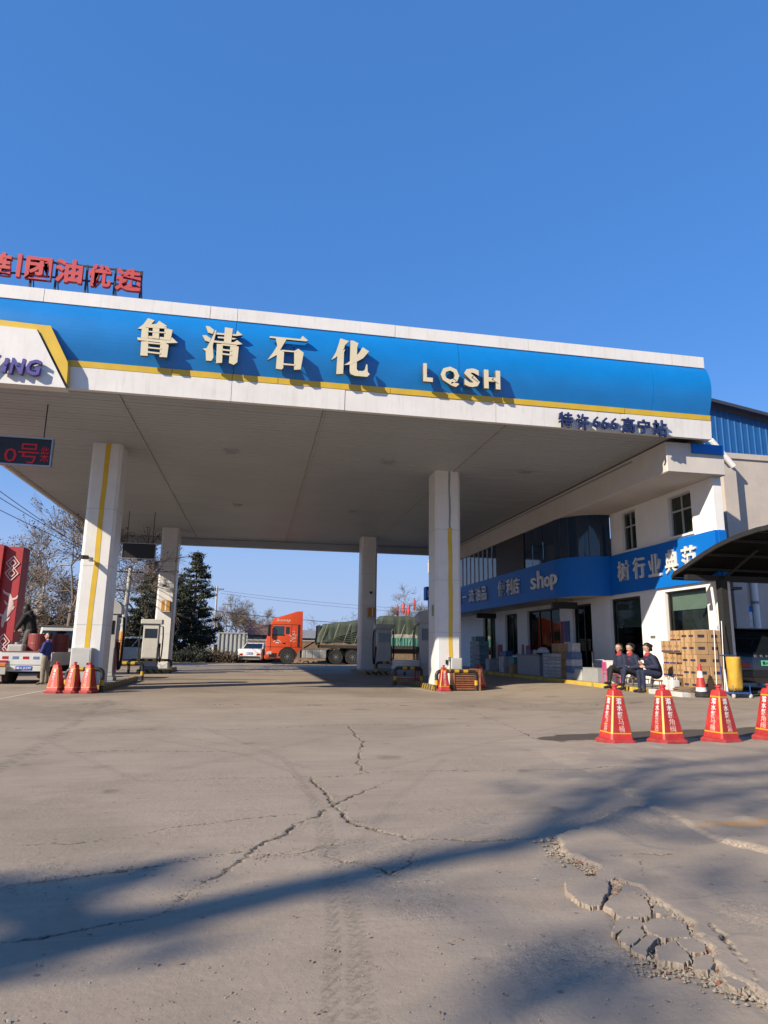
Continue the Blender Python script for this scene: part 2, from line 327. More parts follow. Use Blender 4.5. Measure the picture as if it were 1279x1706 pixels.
def build_ground():
    x = X.ravel(); y = Y.ravel()
    near = (x > -4) & (x < 11) & (y > 2) & (y < 15)
    xn, yn = x[near], y[near]
    z = zrise(x, y) + .012*(fbm(x*.35, y*.35, 3)-.5)*sstep(1, 4, np.abs(y)) - .002
    zn = z[near]; wob = (fbm(xn*9, yn*9, 11, 4)-.5)
    fine = (fbm(xn*45, yn*45, 5, 3)-.5)
    crack = np.zeros(len(xn)); agg = np.zeros(len(xn)); brick = np.zeros(len(xn))
    n6a, n6b = fbm(xn*6, yn*6, 40, 3)-.5, fbm(xn*6, yn*6, 80, 3)-.5
    n22a, n22b = fbm(xn*24, yn*24, 60, 3)-.5, fbm(xn*24, yn*24, 90, 3)-.5
    n4, n14, n30 = fbm(xn*5, yn*5, 30, 3), fbm(xn*14, yn*14, 70, 3), fbm(xn*30, yn*30, 33, 3)
    n7 = fbm(xn*7, yn*7, 34, 3)
    for k, (pts, w, dp) in enumerate(CRACKS):
        pa = np.array(pts); q = .25
        bb = (xn > pa[:, 0].min()-q) & (xn < pa[:, 0].max()+q) & (yn > pa[:, 1].min()-q) & (yn < pa[:, 1].max()+q)
        if not bb.any(): continue
        d, t = seg_dist(xn[bb]+.07*n6a[bb]+.045*n22a[bb], yn[bb]+.07*n6b[bb]+.045*n22b[bb], pts)
        taper = np.minimum(1, np.minimum(t, 1-t)*12+.2)*np.clip(2.6*n4[bb]-.45, .28, 1.7)
        ww = w*.62*taper
        c = 1-sstep(.3, 1.0, d/np.maximum(ww, 1e-4))
        zn[bb] -= .75*dp*c*(.6+.8*n14[bb])
        crack[bb] = np.maximum(crack[bb], 1-sstep(.75, 1.55, d/np.maximum(ww, 1e-4)))
        halo = (1-sstep(0, 1, d/(ww*4.5+.012)))*min(1, w/.012)
        zn[bb] += .004*halo*(n30[bb]-.45)
        agg[bb] = np.maximum(agg[bb], halo*.55*np.clip(n7[bb]*2.4-.8, 0, 1))
    xf = G(1075, 1350).x; fade = sstep(xf-.1, xf+.7, xn)
    for poly, hgt in ((LAY1, .030), (LAY2, .030)):
        fd = fade if poly is LAY2 else 0*fade
        sd = sdist(xn, yn, poly)+.10*wob+.035*(fbm(xn*28, yn*28, 51)-.5)
        gap = sstep(.36, .56, fbm(xn*1.9, yn*1.9, 91, 3)); zn += hgt*(.65+.35*gap)*sstep(0, 1, (sd+.006+.25*fd)/(.036+.5*fd))*(1-sstep(.5, 2.6, sd)*.7)
        edge = np.exp(-(sd/.036)**2)*(.25+.75*gap)*(1-.85*fd); agg = np.maximum(agg, edge*.9)
        zn += .006*edge*(fbm(xn*34, yn*34, 52)-.6)
    sd = sdist(xn, yn, HOLE)+.04*wob
    hole = sstep(-.01, .03, sd); zn -= hole*.008; agg = np.maximum(agg, hole*.8)
    brick = hole*sstep(.50, .62, fbm(xn*5, yn*5, 53))
    rub = sstep(.60, .72, fbm(xn*1.2, yn*1.2, 21))*sstep(.35, .6, fbm(xn*.5+9, yn*.5, 22))
    agg = np.maximum(agg, rub*.5)
    dd = np.hypot((xn-G(950,1600)[0])/.45, (yn-G(950,1600)[1])/.3); agg = np.maximum(agg, (1-sstep(.4, 1, dd))*.65)
    dd = np.hypot((xn-G(1020,1370)[0])/.75, (yn-G(1020,1370)[1])/.5); agg = np.maximum(agg, (1-sstep(.4, 1, dd))*.6)
    dd = np.hypot((xn-G(700,1400)[0])/.5, (yn-G(700,1400)[1])/.4); agg = np.maximum(agg, (1-sstep(.3, 1, dd))*.5*fbm(xn*5, yn*5, 8))
    zn += fine*(.0022+.006*agg)
    z[near] = zn
    A = {k: np.zeros(len(x)) for k in ('crack','agg','wet','tyre','paint','brick','fluff')}
    A['crack'][near] = crack; A['agg'][near] = agg; A['brick'][near] = brick
    wt = sdist(xn, yn, WET)+.35*(fbm(xn*2.2, yn*3.5, 15)-.5); A['wet'][near] = sstep(-.01, .05, wt)
    A['paint'][near] = sstep(-.03, .03, sdist(xn, yn, PAINT))*sstep(.25, .5, fbm(xn*14, yn*14, 16))
    ty = np.zeros(len(x))
    for pts, w, s_ in ((gp([(548,1706),(556,1560),(548,1450),(520,1330),(470,1260),(330,1210),(0,1170)]), .040, .42), (gp([(590,1706),(590,1560),(566,1450),(540,1350),(480,1268)]), .035, .42), (gp([(618,1706),(608,1590),(590,1500)]), .03, .35),
                       (gp([(250,1230),(400,1255),(500,1290),(560,1330)]), .05, .4), (gp([(270,1222),(420,1247),(520,1282)]), .04, .35), (gp([(1279,1160),(900,1190),(560,1225),(200,1300),(0,1360)]), .10, .22),
                       (gp([(0,1200),(300,1180),(700,1170),(1000,1175)]), .22, .26), (gp([(720,1350),(900,1330),(1279,1290)]), .06, .22), (gp([(740,1265),(660,1330),(600,1400)]), .05, .25),
                       (gp([(870,1706),(850,1660),(800,1600)]), .05, .3), (gp([(900,1706),(885,1650),(850,1600)]), .03, .3), (gp([(0,1330),(250,1300),(480,1296)]), .05, .22), (gp([(185,1165),(100,1220),(0,1278),(-80,1320)]), .10, .45), (gp([(60,1225),(140,1262),(230,1300)]), .05, .3), (gp([(640,1280),(800,1240),(1000,1195)]), .06, .25)):
        d, t = seg_dist(x, y, pts); m_ = (1-sstep(.5, 1.15, d/w))*s_
        ty = np.maximum(ty, m_*(.55+.45*np.sign(np.sin(t*(len(pts)-1)*95+14*d/w))))
    A['tyre'] = np.minimum(1, 1.6*ty*(.45+.8*fbm(x*3, y*3, 19)))
    # oil-dark wheel lanes and drips between the pump islands
    for (ax, ay, rx, ry, s_) in ((-1.5,25.6,3.4,.55,.6),(-4.2,27.4,2.4,.45,.55),(2.6,24.3,2.,.35,.6),(.6,29.5,4,.35,.45),(-2.,20,5,2.2,.28),(3.4,19,2,3,.25),(6.2,23.6,1.8,.5,.5),(-1.6,33,3.4,.5,.45)):
        q = np.hypot((x-ax)/rx, (y-ay)/ry)+.9*(fbm(x*.9, y*2.2, 77)-.5); A['wet'] = np.maximum(A['wet'], (1-sstep(.5, 1.05, q))*s_)
    rs = np.random.RandomState(4)
    for k in range(70):                                                    # old oil drips
        ax, ay = rs.uniform(-6, 8), rs.uniform(5, 26); r = rs.uniform(.03, .16)*(1 if k % 5 else 1.8)
        bb = (np.abs(x-ax) < r*3) & (np.abs(y-ay) < r*3)
        q = np.hypot(x[bb]-ax, (y[bb]-ay)*rs.uniform(.7, 1.3))/r+.9*(fbm(x[bb]*9, y[bb]*9, 100+k, 3)-.5)
        A['wet'][bb] = np.maximum(A['wet'][bb], (1-sstep(.3, 1.05, q))*rs.uniform(.15, .5))
    nx, ny = len(xs), len(ys)
    me = bpy.data.meshes.new('ground')
    idx = np.arange(nx*ny).reshape(ny, nx)
    q = np.stack([idx[:-1,:-1], idx[:-1,1:], idx[1:,1:], idx[1:,:-1]], -1).reshape(-1, 4)
    me.vertices.add(nx*ny); me.vertices.foreach_set('co', np.stack([x, y, z], 1).astype(np.float32).ravel())
    me.loops.add(q.size); me.loops.foreach_set('vertex_index', q.ravel().astype(np.int32))
    me.polygons.add(len(q)); me.polygons.foreach_set('loop_start', (np.arange(len(q))*4).astype(np.int32)); me.polygons.foreach_set('loop_total', np.full(len(q), 4, np.int32))
    me.update(); me.validate()
    me.polygons.foreach_set('use_smooth', np.ones(len(q), bool))
    for k, a in A.items():
        at = me.attributes.new(k, 'FLOAT', 'POINT'); at.data.foreach_set('value', a.astype(np.float32))
    return me
def ground_mat():
    mt = bpy.data.materials.new('worn_concrete'); mt.use_nodes = True; t = mt.node_tree; L = t.links.new
    p = t.nodes['Principled BSDF']; p.inputs['Specular IOR Level'].default_value = .3
    tc = nn(t, 'ShaderNodeTexCoord'); ob = tc.outputs['Object']
    def noise(sc, det=6, rg=.6, vec=None, dist=0.):
        n = nn(t, 'ShaderNodeTexNoise'); n.inputs['Scale'].default_value = sc; n.inputs['Detail'].default_value = det; n.inputs['Roughness'].default_value = rg; n.inputs['Distortion'].default_value = dist; L(vec or ob, n.inputs['Vector']); return n.outputs[0]
    def mr(v, a, b, c=0., d=1.):
        n = nn(t, 'ShaderNodeMapRange'); n.inputs[1].default_value = a; n.inputs[2].default_value = b; n.inputs[3].default_value = c; n.inputs[4].default_value = d; L(v, n.inputs[0]); return n.outputs[0]
    def mix(f, a, b, bt='MIX'):
        n = nn(t, 'ShaderNodeMix', data_type='RGBA', blend_type=bt)
        for s_, k in ((f,0),(a,6),(b,7)):
            if isinstance(s_, tuple): n.inputs[k].default_value = (*s_, 1)
            elif isinstance(s_, (int, float)): n.inputs[k].default_value = s_
            else: L(s_, n.inputs[k])
        return n.outputs[2]
    def mul(a, b):
        n = nn(t, 'ShaderNodeMath', operation='MULTIPLY'); L(a, n.inputs[0])
        if isinstance(b, float): n.inputs[1].default_value = b
        else: L(b, n.inputs[1])
        return n.outputs[0]
    def attr(k): n = nn(t, 'ShaderNodeAttribute'); n.attribute_name = k; return n.outputs['Fac']
    c = mix(mr(noise(.35, 8, .62), .3, .7), (.285,.222,.165), (.470,.375,.285))
    c = mix(mr(noise(2.2, 9, .7), .35, .75), c, (.400,.322,.245))
    mp = nn(t, 'ShaderNodeMapping'); mp.inputs['Scale'].default_value = (.5,2.4,1); mp.inputs['Rotation'].default_value = (0,0,-.25); L(ob, mp.inputs[0])
    c = mix(mr(noise(1.6, 9, .7, mp.outputs[0], .6), .45, .8, 0, .5), c, (.215,.170,.130))
    c = mix(mr(noise(.9, 7, .6, None, 1.2), .56, .75, 0, .40), c, (.205,.162,.124))
    c = mix(mr(noise(420, 3, .7), .35, .7, .0, .35), c, (.47,.39,.305))
    c = mix(mr(noise(190, 3, .6), .62, .75, 0, .55), c, (.14,.11,.085))
    sp = nn(t, 'ShaderNodeTexVoronoi'); sp.inputs['Scale'].default_value = 26; sp.inputs['Randomness'].default_value = 1; L(ob, sp.inputs['Vector'])
    c = mix(mr(sp.outputs['Distance'], .03, .09, .75, 0), c, (.09,.08,.068))
    pv = nn(t, 'ShaderNodeTexVoronoi'); pv.inputs['Scale'].default_value = 7; L(ob, pv.inputs['Vector']); ps = nn(t, 'ShaderNodeSeparateColor'); L(pv.outputs['Color'], ps.inputs[0])
    pd = nn(t, 'ShaderNodeMath', operation='ADD'); L(pv.outputs['Distance'], pd.inputs[0]); L(mul(noise(45, 4, .7), .16), pd.inputs[1])
    pit = mul(mr(pd.outputs[0], .13, .20, 1, 0), mr(ps.outputs[0], .62, .70)); c = mix(mul(pit, .75), c, (.13,.10,.075))
    sm = nn(t, 'ShaderNodeMapping'); sm.inputs['Scale'].default_value = (.35,7,1); sm.inputs['Rotation'].default_value = (0,0,-.16); L(ob, sm.inputs[0])
    c = mix(mr(noise(2.4, 8, .75, sm.outputs[0], .3), .56, .72, 0, .42), c, (.185,.147,.112)); c = mix(mr(noise(3.1, 8, .75, sm.outputs[0], .5), .30, .44, .35, 0), c, (.50,.41,.32))
    c = mix(mr(noise(.22, 6, .6, None, 1.5), .50, .66, 0, .5), c, (.215,.172,.132))
    vo = nn(t, 'ShaderNodeTexVoronoi'); vo.inputs['Scale'].default_value = 85; L(ob, vo.inputs['Vector'])
    hs = nn(t, 'ShaderNodeMapRange'); hs.inputs[3].default_value = .55; hs.inputs[4].default_value = 1.45
    sx = nn(t, 'ShaderNodeSeparateColor'); L(vo.outputs['Color'], sx.inputs[0]); L(sx.outputs[0], hs.inputs[0])
    ag = mix(1., (.36,.29,.22), hs.outputs[0], 'MULTIPLY')
    A = attr('agg'); c = mix(mul(A, mr(noise(60, 4, .7), .25, .6)), c, ag)
    c = mix(mul(attr('brick'), mr(sx.outputs[1], .2, .6)), c, (.26,.085,.045))
    c = mix(mul(attr('tyre'), mr(noise(30, 5, .7), .2, .7)), c, (.150,.122,.098))
    c = mix(mul(attr('paint'), mr(noise(25, 5, .75), .35, .6)), c, (.55,.27,.06))
    c = mix(mul(attr('crack'), mr(noise(90, 4, .7), .2, .75, .55, 1)), c, (.050,.040,.030))
    Wt = attr('wet'); c = mix(mul(Wt, .80), c, (.060,.047,.036))
    c = mix(1., c, (.755,.76,.765), 'MULTIPLY'); L(c, p.inputs['Base Color'])
    L(mr(Wt, 0, 1, .9, .62), p.inputs['Roughness'])
    bh = nn(t, 'ShaderNodeMath', operation='ADD'); L(mul(noise(300, 4, .75), .5), bh.inputs[0]); L(mul(mul(vo.outputs['Distance'], A), 1.6), bh.inputs[1])
    bh2 = nn(t, 'ShaderNodeMath', operation='ADD'); L(bh.outputs[0], bh2.inputs[0]); L(mul(noise(40, 6, .7), 1.2), bh2.inputs[1])
    bp = nn(t, 'ShaderNodeBump'); bp.inputs['Strength'].default_value = .55; bp.inputs['Distance'].default_value = .006; L(bh2.outputs[0], bp.inputs['Height']); L(bp.outputs[0], p.inputs['Normal'])
    return mt
gm = build_ground(); m_ground = ground_mat(); gm.materials.append(m_ground)
ground = bpy.data.objects.new('ground', gm); COL.objects.link(ground); ground['kind'] = 'structure'
# broken slab pieces lying in the pothole at the lower right
m_chunk = M('broken_concrete', (.37,.30,.23), .92, var=.22, sc=7, bump=.45, bsc=90, dirt=.2)
PIECES = [[(195,890),(235,870),(340,862),(400,870),(430,905),(425,945),(405,960),(385,1005),(330,1010),(265,985),(205,935)],
 [(405,1010),(440,970),(540,940),(620,968),(645,992),(660,1055),(590,1070),(480,1060)],
 [(362,826),(400,798),(455,806),(478,850),(430,872),(372,858)],
 [(442,1150),(482,1075),(585,1082),(632,1110),(598,1135),(510,1122),(470,1160)],
 [(478,1172),(512,1134),(600,1142),(636,1167),(540,1226),(490,1200)],
 [(548,1240),(648,1178),(700,1190),(640,1240),(630,1288),(570,1262)],
 [(615,1112),(665,1080),(780,1070),(848,1104),(872,1182),(790,1186),(715,1192),(655,1162)],
 [(680,1254),(778,1214),(856,1284),(872,1312),(820,1335),(700,1324)],
 [(792,1198),(870,1194),(946,1222),(952,1262),(872,1274),(804,1220)],
 [(882,1294),(968,1278),(998,1330),(960,1372),(890,1354)],
 [(1040,1402),(1100,1372),(1158,1392),(1168,1448),(1110,1470)],
 [(505,886),(600,908),(645,966),(545,932),(495,955)],
 [(672,990),(775,1050),(668,1058)]]
rp = random.Random(3)
for k, pc in enumerate(PIECES):
    pts = []
    n = len(pc)
    for i in range(n):
        a, b = Vector(pc[i]), Vector(pc[(i+1) % n])
        for t_ in (0, .125, .25, .375, .5, .625, .75, .875):
            q = a.lerp(b, t_); j = 2.5 if t_ == 0 else 5.5
            pts.append((q[0]+rp.uniform(-j, j), q[1]+rp.uniform(-j, j)))
    w = [Vector((*p_, 0)) for p_ in gp(pts, **c5)]
    c = sum(w, Vector())/len(w)
    tilt = Matrix.Rotation(rp.uniform(-.06, .06), 3, 'X') @ Matrix.Rotation(rp.uniform(-.05, .05), 3, 'Y')
    b = B(); top = (.022, .018, .016, .016, .018, .020, .017, .026, .022, .020, .016, .016, .016)[k]
    rs = []
    jit = [rp.uniform(-.03, .03) for _ in w]
    for sc_, zz, zj in ((.98, -.075, .01), (1.03, -.045, .012), (1.04, -.028, .009), (1.03, -.014, .006), (1.01, -.004, .002), (.98, .0, .0003), (.5, .0, .0002)):
        rs.append([tilt @ ((p_-c)*(sc_+jit[i]*(.7 if zz < -.03 else .4)+rp.uniform(-.03, .03)*(1 if zz < -.001 else .12)) + Vector((0,0,zz+rp.uniform(-zj, zj)))) for i, p_ in enumerate(w)])
    b.rings(rs)
    b.o('concrete_piece', m_ground, ground, smooth=22, loc=(c.x, c.y, top))
# crumbled concrete and brick bits round the pothole and along the cracks
m_crumb = M('concrete_crumbs', (.34,.28,.21), .95, var=.3, sc=30)
m_brick = M('brick_bits', (.27,.095,.05), .95, var=.3, sc=30)
b = B()
def crumb(x, y, z, r, mi):
    vs = [Vector((rp.gauss(0,1), rp.gauss(0,1), rp.gauss(0,1))).normalized()*r*rp.uniform(.6, 1.2) for _ in range(6)]
    vs = [Vector((r*rp.uniform(.7,1.2),0,0)),Vector((0,r*rp.uniform(.7,1.2),0)),Vector((-r*rp.uniform(.7,1.2),0,0)),Vector((0,-r*rp.uniform(.7,1.2),0)),Vector((r*rp.uniform(-.3,.3),r*rp.uniform(-.3,.3),r*.7)),Vector((0,0,-r*.6))]
    a_ = rp.uniform(0, 6.28); ro = Matrix.Rotation(a_, 3, 'Z')
    b.add([ro @ v + Vector((x,y,z)) for v in vs], [(0,1,4),(1,2,4),(2,3,4),(3,0,4),(1,0,5),(2,1,5),(3,2,5),(0,3,5)], mi)
hp = HOLE
for k in range(2200):
    e = gp(E2, **c5) if k % 3 else hp
    i = rp.randrange(min(len(e)-1, 15)); t_ = rp.random(); x = e[i][0]*(1-t_)+e[i+1][0]*t_+rp.gauss(0, .045); y = e[i][1]*(1-t_)+e[i+1][1]*t_+rp.gauss(0, .045)
    crumb(x, y, .004, rp.uniform(.003, .013)*(1 if rp.random() < .9 else 1.7), 0 if rp.random() < .93 else 1)
for k in range(900):
    c = gp([(rp.uniform(430, 490), rp.uniform(880, 970))], **c5)[0] if k % 3 == 1 else gp([(rp.uniform(610, 665), rp.uniform(900, 985))], **c5)[0] if k % 3 else gp([(rp.uniform(560, 960), rp.uniform(1190, 1380))], **c5)[0]
    crumb(c[0], c[1], .004, rp.uniform(.003, .009), 1 if k % 3 and rp.random() < .4 else 0)
for pts, w, dp in CRACKS[:6]:
    for k in range(150):
        i = rp.randrange(len(pts)-1); t_ = rp.random(); crumb(pts[i][0]*(1-t_)+pts[i+1][0]*t_+rp.gauss(0,.05), pts[i][1]*(1-t_)+pts[i+1][1]*t_+rp.gauss(0,.05), .001, rp.uniform(.002,.007), 0)
for k in range(900):
    x, y = G(rp.uniform(-100, 1350), rp.uniform(1180, 1760))[:2]; crumb(x, y, .001+gz(x,y), rp.uniform(.0015,.006), 0)
b.o('loose_crumbs', [m_crumb, m_brick])['kind'] = 'stuff'

# dry leaves and scraps blown over the concrete
m_lit = M('dry_leaf', (.22,.13,.07), .9, var=.4, sc=9); m_scr = M('paper_scrap', (.36,.32,.27), .9)
b = B()
for k in range(150):
    x, y = G(rp.uniform(-60, 1340), rp.uniform(1175, 1720)**1.0)[:2]; sz_ = rp.uniform(.005, .014); a_ = rp.uniform(0, 6.28); z = gz(x, y)+.006
    ro = Matrix.Rotation(a_, 3, 'Z'); c_ = Vector((x, y, z))
    b.add([c_+ro @ Vector((-sz_,0,0)), c_+ro @ Vector((0,-sz_*.5,sz_*.25)), c_+ro @ Vector((sz_,0,sz_*.1)), c_+ro @ Vector((0,sz_*.5,sz_*.3))], [(0,1,2,3)], 0 if rp.random() < .85 else 1)
b.o('scattered_litter', [m_lit, m_scr])['kind'] = 'stuff'
m_line = M('worn_white_paint', (.62,.60,.56), .8, var=.3, sc=6, dirt=.9)
for (a, c, w) in (((-40,1172),(100,1146),.09), ((1040,1170.5),(1195,1174),.035), ((655,1142),(745,1156),.08)):
    g0, g1 = G(*a), G(*c); d = (g1-g0).normalized(); n_ = Vector((-d.y, d.x, 0))*w/2; bb = B(); rr = []
    for k in range(25):
        q = g0.lerp(g1, k/24); z = gz(q.x, q.y)+.004; rr.append([(q.x-n_.x, q.y-n_.y, z), (q.x+n_.x, q.y+n_.y, z)])
    bb.rings(rr, cap=False, close=False); bb.o('painted_line', m_line)['kind'] = 'structure'
# ================================================================ canopy
CX0, CX1, CY0, CY1, CZ = -8.25, 11.6, 15.0, 36.5, 6.75
canopy = T('filling_station_canopy', 'large flat filling station canopy with blue and white fascia on four square columns', 'canopy', (1.6, 25.5, 0))
OFF = Vector((1.6, 25.5, 0))
def cz(b, name, mat, parent=canopy, **k):           # world coordinates into the canopy's frame
    b.v = [(x-1.6, y-25.5, z) for x, y, z in b.v]; return b.o(name, mat, parent, **k)
# soffit: ribbed metal strips, four bays between the trims
seams = [-8.15, -3.38, 1.35, 6.0, 10.5]
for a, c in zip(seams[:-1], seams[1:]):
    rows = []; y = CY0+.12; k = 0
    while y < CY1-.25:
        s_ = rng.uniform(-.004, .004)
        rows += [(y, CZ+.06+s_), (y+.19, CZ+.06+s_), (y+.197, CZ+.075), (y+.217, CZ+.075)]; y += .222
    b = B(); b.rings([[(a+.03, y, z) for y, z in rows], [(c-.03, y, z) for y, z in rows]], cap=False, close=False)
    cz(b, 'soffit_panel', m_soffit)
for x in seams[1:-1]: cz(B().box(x-.022, x+.022, CY0+.1, CY1-.2, CZ+.035, CZ+.10), 'soffit_trim', m_seam)
for x in (seams[0], seams[-1]): cz(B().box(x-.05, x+.05, CY0+.1, CY1-.2, CZ+.03, CZ+.12), 'soffit_trim', m_seam)
for x in (-1., 3.7, 8.2):
    for y in (19.3, 27.):
        b = B(); b.box(x-.2, x+.2, y-.2, y+.2, CZ+.02, CZ+.09); b.box(x-.15, x+.15, y-.15, y+.15, CZ+.005, CZ+.018, 1)
        cz(b, 'soffit_lamp', [m_soffit, m_grey])
# roof slab that closes the top, sides and back
b = B(); b.box(CX0+.1, CX1-.1, CY0+.15, CY1-.05, CZ+.2, 8.95); cz(b, 'roof_deck', m_grey)
def fascia_run(name, x0, x1, cuts, prof, mat, bevel=0.):
    xs_ = [x0]+[c for c in cuts if x0+.3 < c < x1-.3]+[x1]
    for a, c in zip(xs_[:-1], xs_[1:]):
        b = B(); j = rng.uniform(-.006, .006)
        b.rings([[(a+.005, y+j, z) for y, z in prof], [(c-.005, y+j, z) for y, z in prof]]); cz(b, name, mat)
# blue bulging panels
arc = [(CY0-.03-.17*math.sin(math.pi*(i/14)**.85), 8.74-(8.74-7.40)*i/14) for i in range(15)]
fascia_run('blue_panel', CX0, CX1, [-6.6, -.83, 4.6, 9.9], arc+[(CY0+.10, 7.40), (CY0+.10, 8.74)], m_blue)
fascia_run('top_panel', CX0, CX1-.05, [-5.1, -1.45, -.82, 3.0, 6.5, 10.6], [(CY0-.06, 8.745), (CY0-.06, 9.06), (CY0+.3, 9.06), (CY0+.3, 8.745)], m_white)
fascia_run('yellow_strip', CX0, CX1, [-2.2, -.85, .2, 2.9, 9.1], [(CY0-.055, 7.26), (CY0-.07, 7.395), (CY0+.1, 7.395), (CY0+.1, 7.26)], m_yellow)
fascia_run('lower_panel', CX0, CX1+.02, [-6.2, -.85, 1.8, 5.6, 9.0], [(CY0-.02, 6.75), (CY0-.045, 7.255), (CY0+.1, 7.255), (CY0+.1, 6.75)], m_white)
cz(B().box(CX1-.02, CX1+.04, CY0+.12, 16.6, 6.76, 9.0), 'side_panel', m_white)
cz(B().box(CX0-.04, CX0+.06, CY0+.12, CY1, 6.75, 9.0), 'side_panel', m_white)
cz(B().box(CX0, 10.4, CY1-.06, CY1+.06, 6.41, 8.98), 'back_panel', m_white)
cz(B().box(CX0, 10.4, CY1-.16, CY1-.07, 6.44, 6.78), 'back_panel', m_soffit)
# white block with yellow slanted edge at the left end of the fascia
yb = CY0-.32
pq = lambda x, y: P(1, yb, x, y)
w3 = [pq(-260,520), pq(0,542.5), pq(61,549), pq(109,646), pq(-260,618)]
b = B(); b.prism(w3, lambda p: (p.x, yb, p.z), lambda p: (p.x, CY0-.03, p.z)); cz(b, 'end_block', m_white)
y3 = [pq(-260,509), pq(0,531), pq(64,539), pq(83,541), pq(111.5,602), pq(111.5,612), pq(109.6,638), pq(62.2,547.6), pq(0,541), pq(-260,519)]
b = B(); b.prism(y3, lambda p: (p.x, yb+.05, p.z), lambda p: (p.x, CY0-.031, p.z)); cz(b, 'yellow_edge', m_yellow)
# columns
def column(xc, yf, w=.82, d=.95, box=False, conduit=False):
    b = B(); x0, x1, y0, y1 = xc-w/2, xc+w/2, yf, yf+d; c = .085
    ring = [(x0+c,y0),(x1-c,y0),(x1,y0+c),(x1,y1-c),(x1-c,y1),(x0+c,y1),(x0,y1-c),(x0,y0+c)]
    b.rings([[(x,y,z) for x,y in ring] for z in (.12, 6.83)])
    o = cz(b, 'column', m_col, smooth=30)
    for z in (1.7, 3.3, 4.9):                                        # panel joints
        b = B(); r2 = [(x+(.003 if x > xc else -.003), y+(.003 if y > yf+d/2 else -.003)) for x, y in ring]
        b.rings([[(x,y,zz) for x,y in r2] for zz in (z, z+.007)]); cz(b, 'panel_joint', m_grey, o)
    return o
COLS = [(-4.43, 19.35), (5.80, 19.95), (-4.33, 33.3), (5.52, 33.4)]
cols = [column(*c) for c in COLS]
def strip(px0, px1, yf, x0b, x0t, w, mat, name, par):
    b = B(); n = 10
    for k in range(n):
        pass
    rs = []
    for k in range(n+1):
        z = px0+(px1-px0)*k/n; x = x0b+(x0t-x0b)*k/n+rng.uniform(-.012,.012)*(0 < k < n); rs.append([(x,yf-.006,z),(x+w+rng.uniform(-.008,.008),yf-.006,z),(x+w,yf+.03,z),(x,yf+.03,z)])
    b.rings(rs); return cz(b, name, mat, par)
strip(1.05, 6.80, 19.35, -4.50, -4.46, .13, m_yellow, 'yellow_stripe', cols[0])
strip(.95, 4.95, 19.95, 5.80, 5.79, .13, m_yellow, 'yellow_stripe', cols[1])
strip(4.95, 6.80, 19.95, 5.82, 5.81, .06, m_grey, 'cable_duct', cols[1])
for yy in (5.52+.30, 5.35+.33): pass
# ================================================================ signs on the canopy
def L1(x, y): return (x/4., 400+y/4.)
def L2(x, y): return (200+x/3.553, 500+y/3.553)
def L3(x, y): return (540+x/10.66, 550+y/10.66)
GLY = {'lu': (L1, [[(985,520),(1030,535),(992,575),(945,592),(916,590),(955,560)], [(1060,538),(1114,574),(1060,586),(984,577),(1000,560),(1040,560)],
  [(945,582),(990,585),(985,655),(938,652)], [(1096,585),(1150,600),(1135,667),(1092,666)], [(1018,580),(1062,582),(1058,660),(1014,655)], [(980,570),(1112,582),(1112,592),(980,584)],
  [(980,605),(1100,615),(1100,623),(980,614)], [(975,637),(1100,648),(1100,665),(975,652)], [(913,648),(1110,669),(1145,648),(1184,685),(1110,687),(918,666)],
  [(940,675),(988,675),(983,772),(934,769)], [(1068,684),(1085,675),(1123,700),(1112,782),(1062,779)], [(980,678),(1078,689),(1078,698),(980,690)], [(980,711),(1075,721),(1075,731),(980,721)], [(980,741),(1070,752),(1070,762),(980,752)]]),
 'qing': (L2, [[(506,152),(530,156),(557,178),(548,200),(520,192)], [(486,208),(510,208),(537,228),(530,248),(503,240)], [(488,288),(512,284),(548,215),(562,178),(570,182),(548,270),(552,340),(540,360),(508,358),(506,302)],
  [(570,193),(685,203),(693,181),(724,208),(690,213),(570,204)], [(578,216),(672,225),(690,229),(672,234),(578,225)], [(553,240),(672,251),(692,238),(724,262),(690,266),(553,251)], [(620,162),(667,170),(656,258),(614,252)],
  [(572,258),(608,260),(603,370),(567,373)], [(652,268),(702,275),(693,368),(672,383),(643,372)], [(600,258),(690,268),(690,277),(600,268)], [(600,288),(660,296),(660,305),(600,298)], [(600,313),(660,321),(660,330),(600,323)]]),
 'shi': (L2, [[(885,213),(1066,230),(1080,211),(1113,240),(1100,244),(885,223)], [(920,224),(986,230),(957,278),(932,322),(872,354),(905,310),(930,270)], [(930,300),(971,294),(965,402),(955,411),(921,406)],
  [(1030,302),(1054,288),(1086,312),(1068,411),(1029,413)], [(960,295),(1045,303),(1045,311),(960,304)], [(960,374),(1036,381),(1036,390),(960,384)]]),
 'hua': (L3, [[(285,145),(440,195),(365,270),(350,330),(235,455),(190,495),(125,530),(205,395),(250,265)], [(235,400),(370,340),(350,400),(335,775),(213,782)], [(465,185),(520,190),(607,235),(585,290),(575,690),(600,725),(690,728),(722,700),(745,605),(765,615),(770,740),(808,785),(760,830),(545,812),(470,780),(450,730)],
  [(680,305),(795,380),(690,500),(580,560),(460,612),(350,622),(440,565),(560,465),(620,400)]])}
sign = T('canopy_name_sign', 'large cream station name characters mounted on the blue canopy fascia', 'sign', (0, CY0-.30, 7.9))
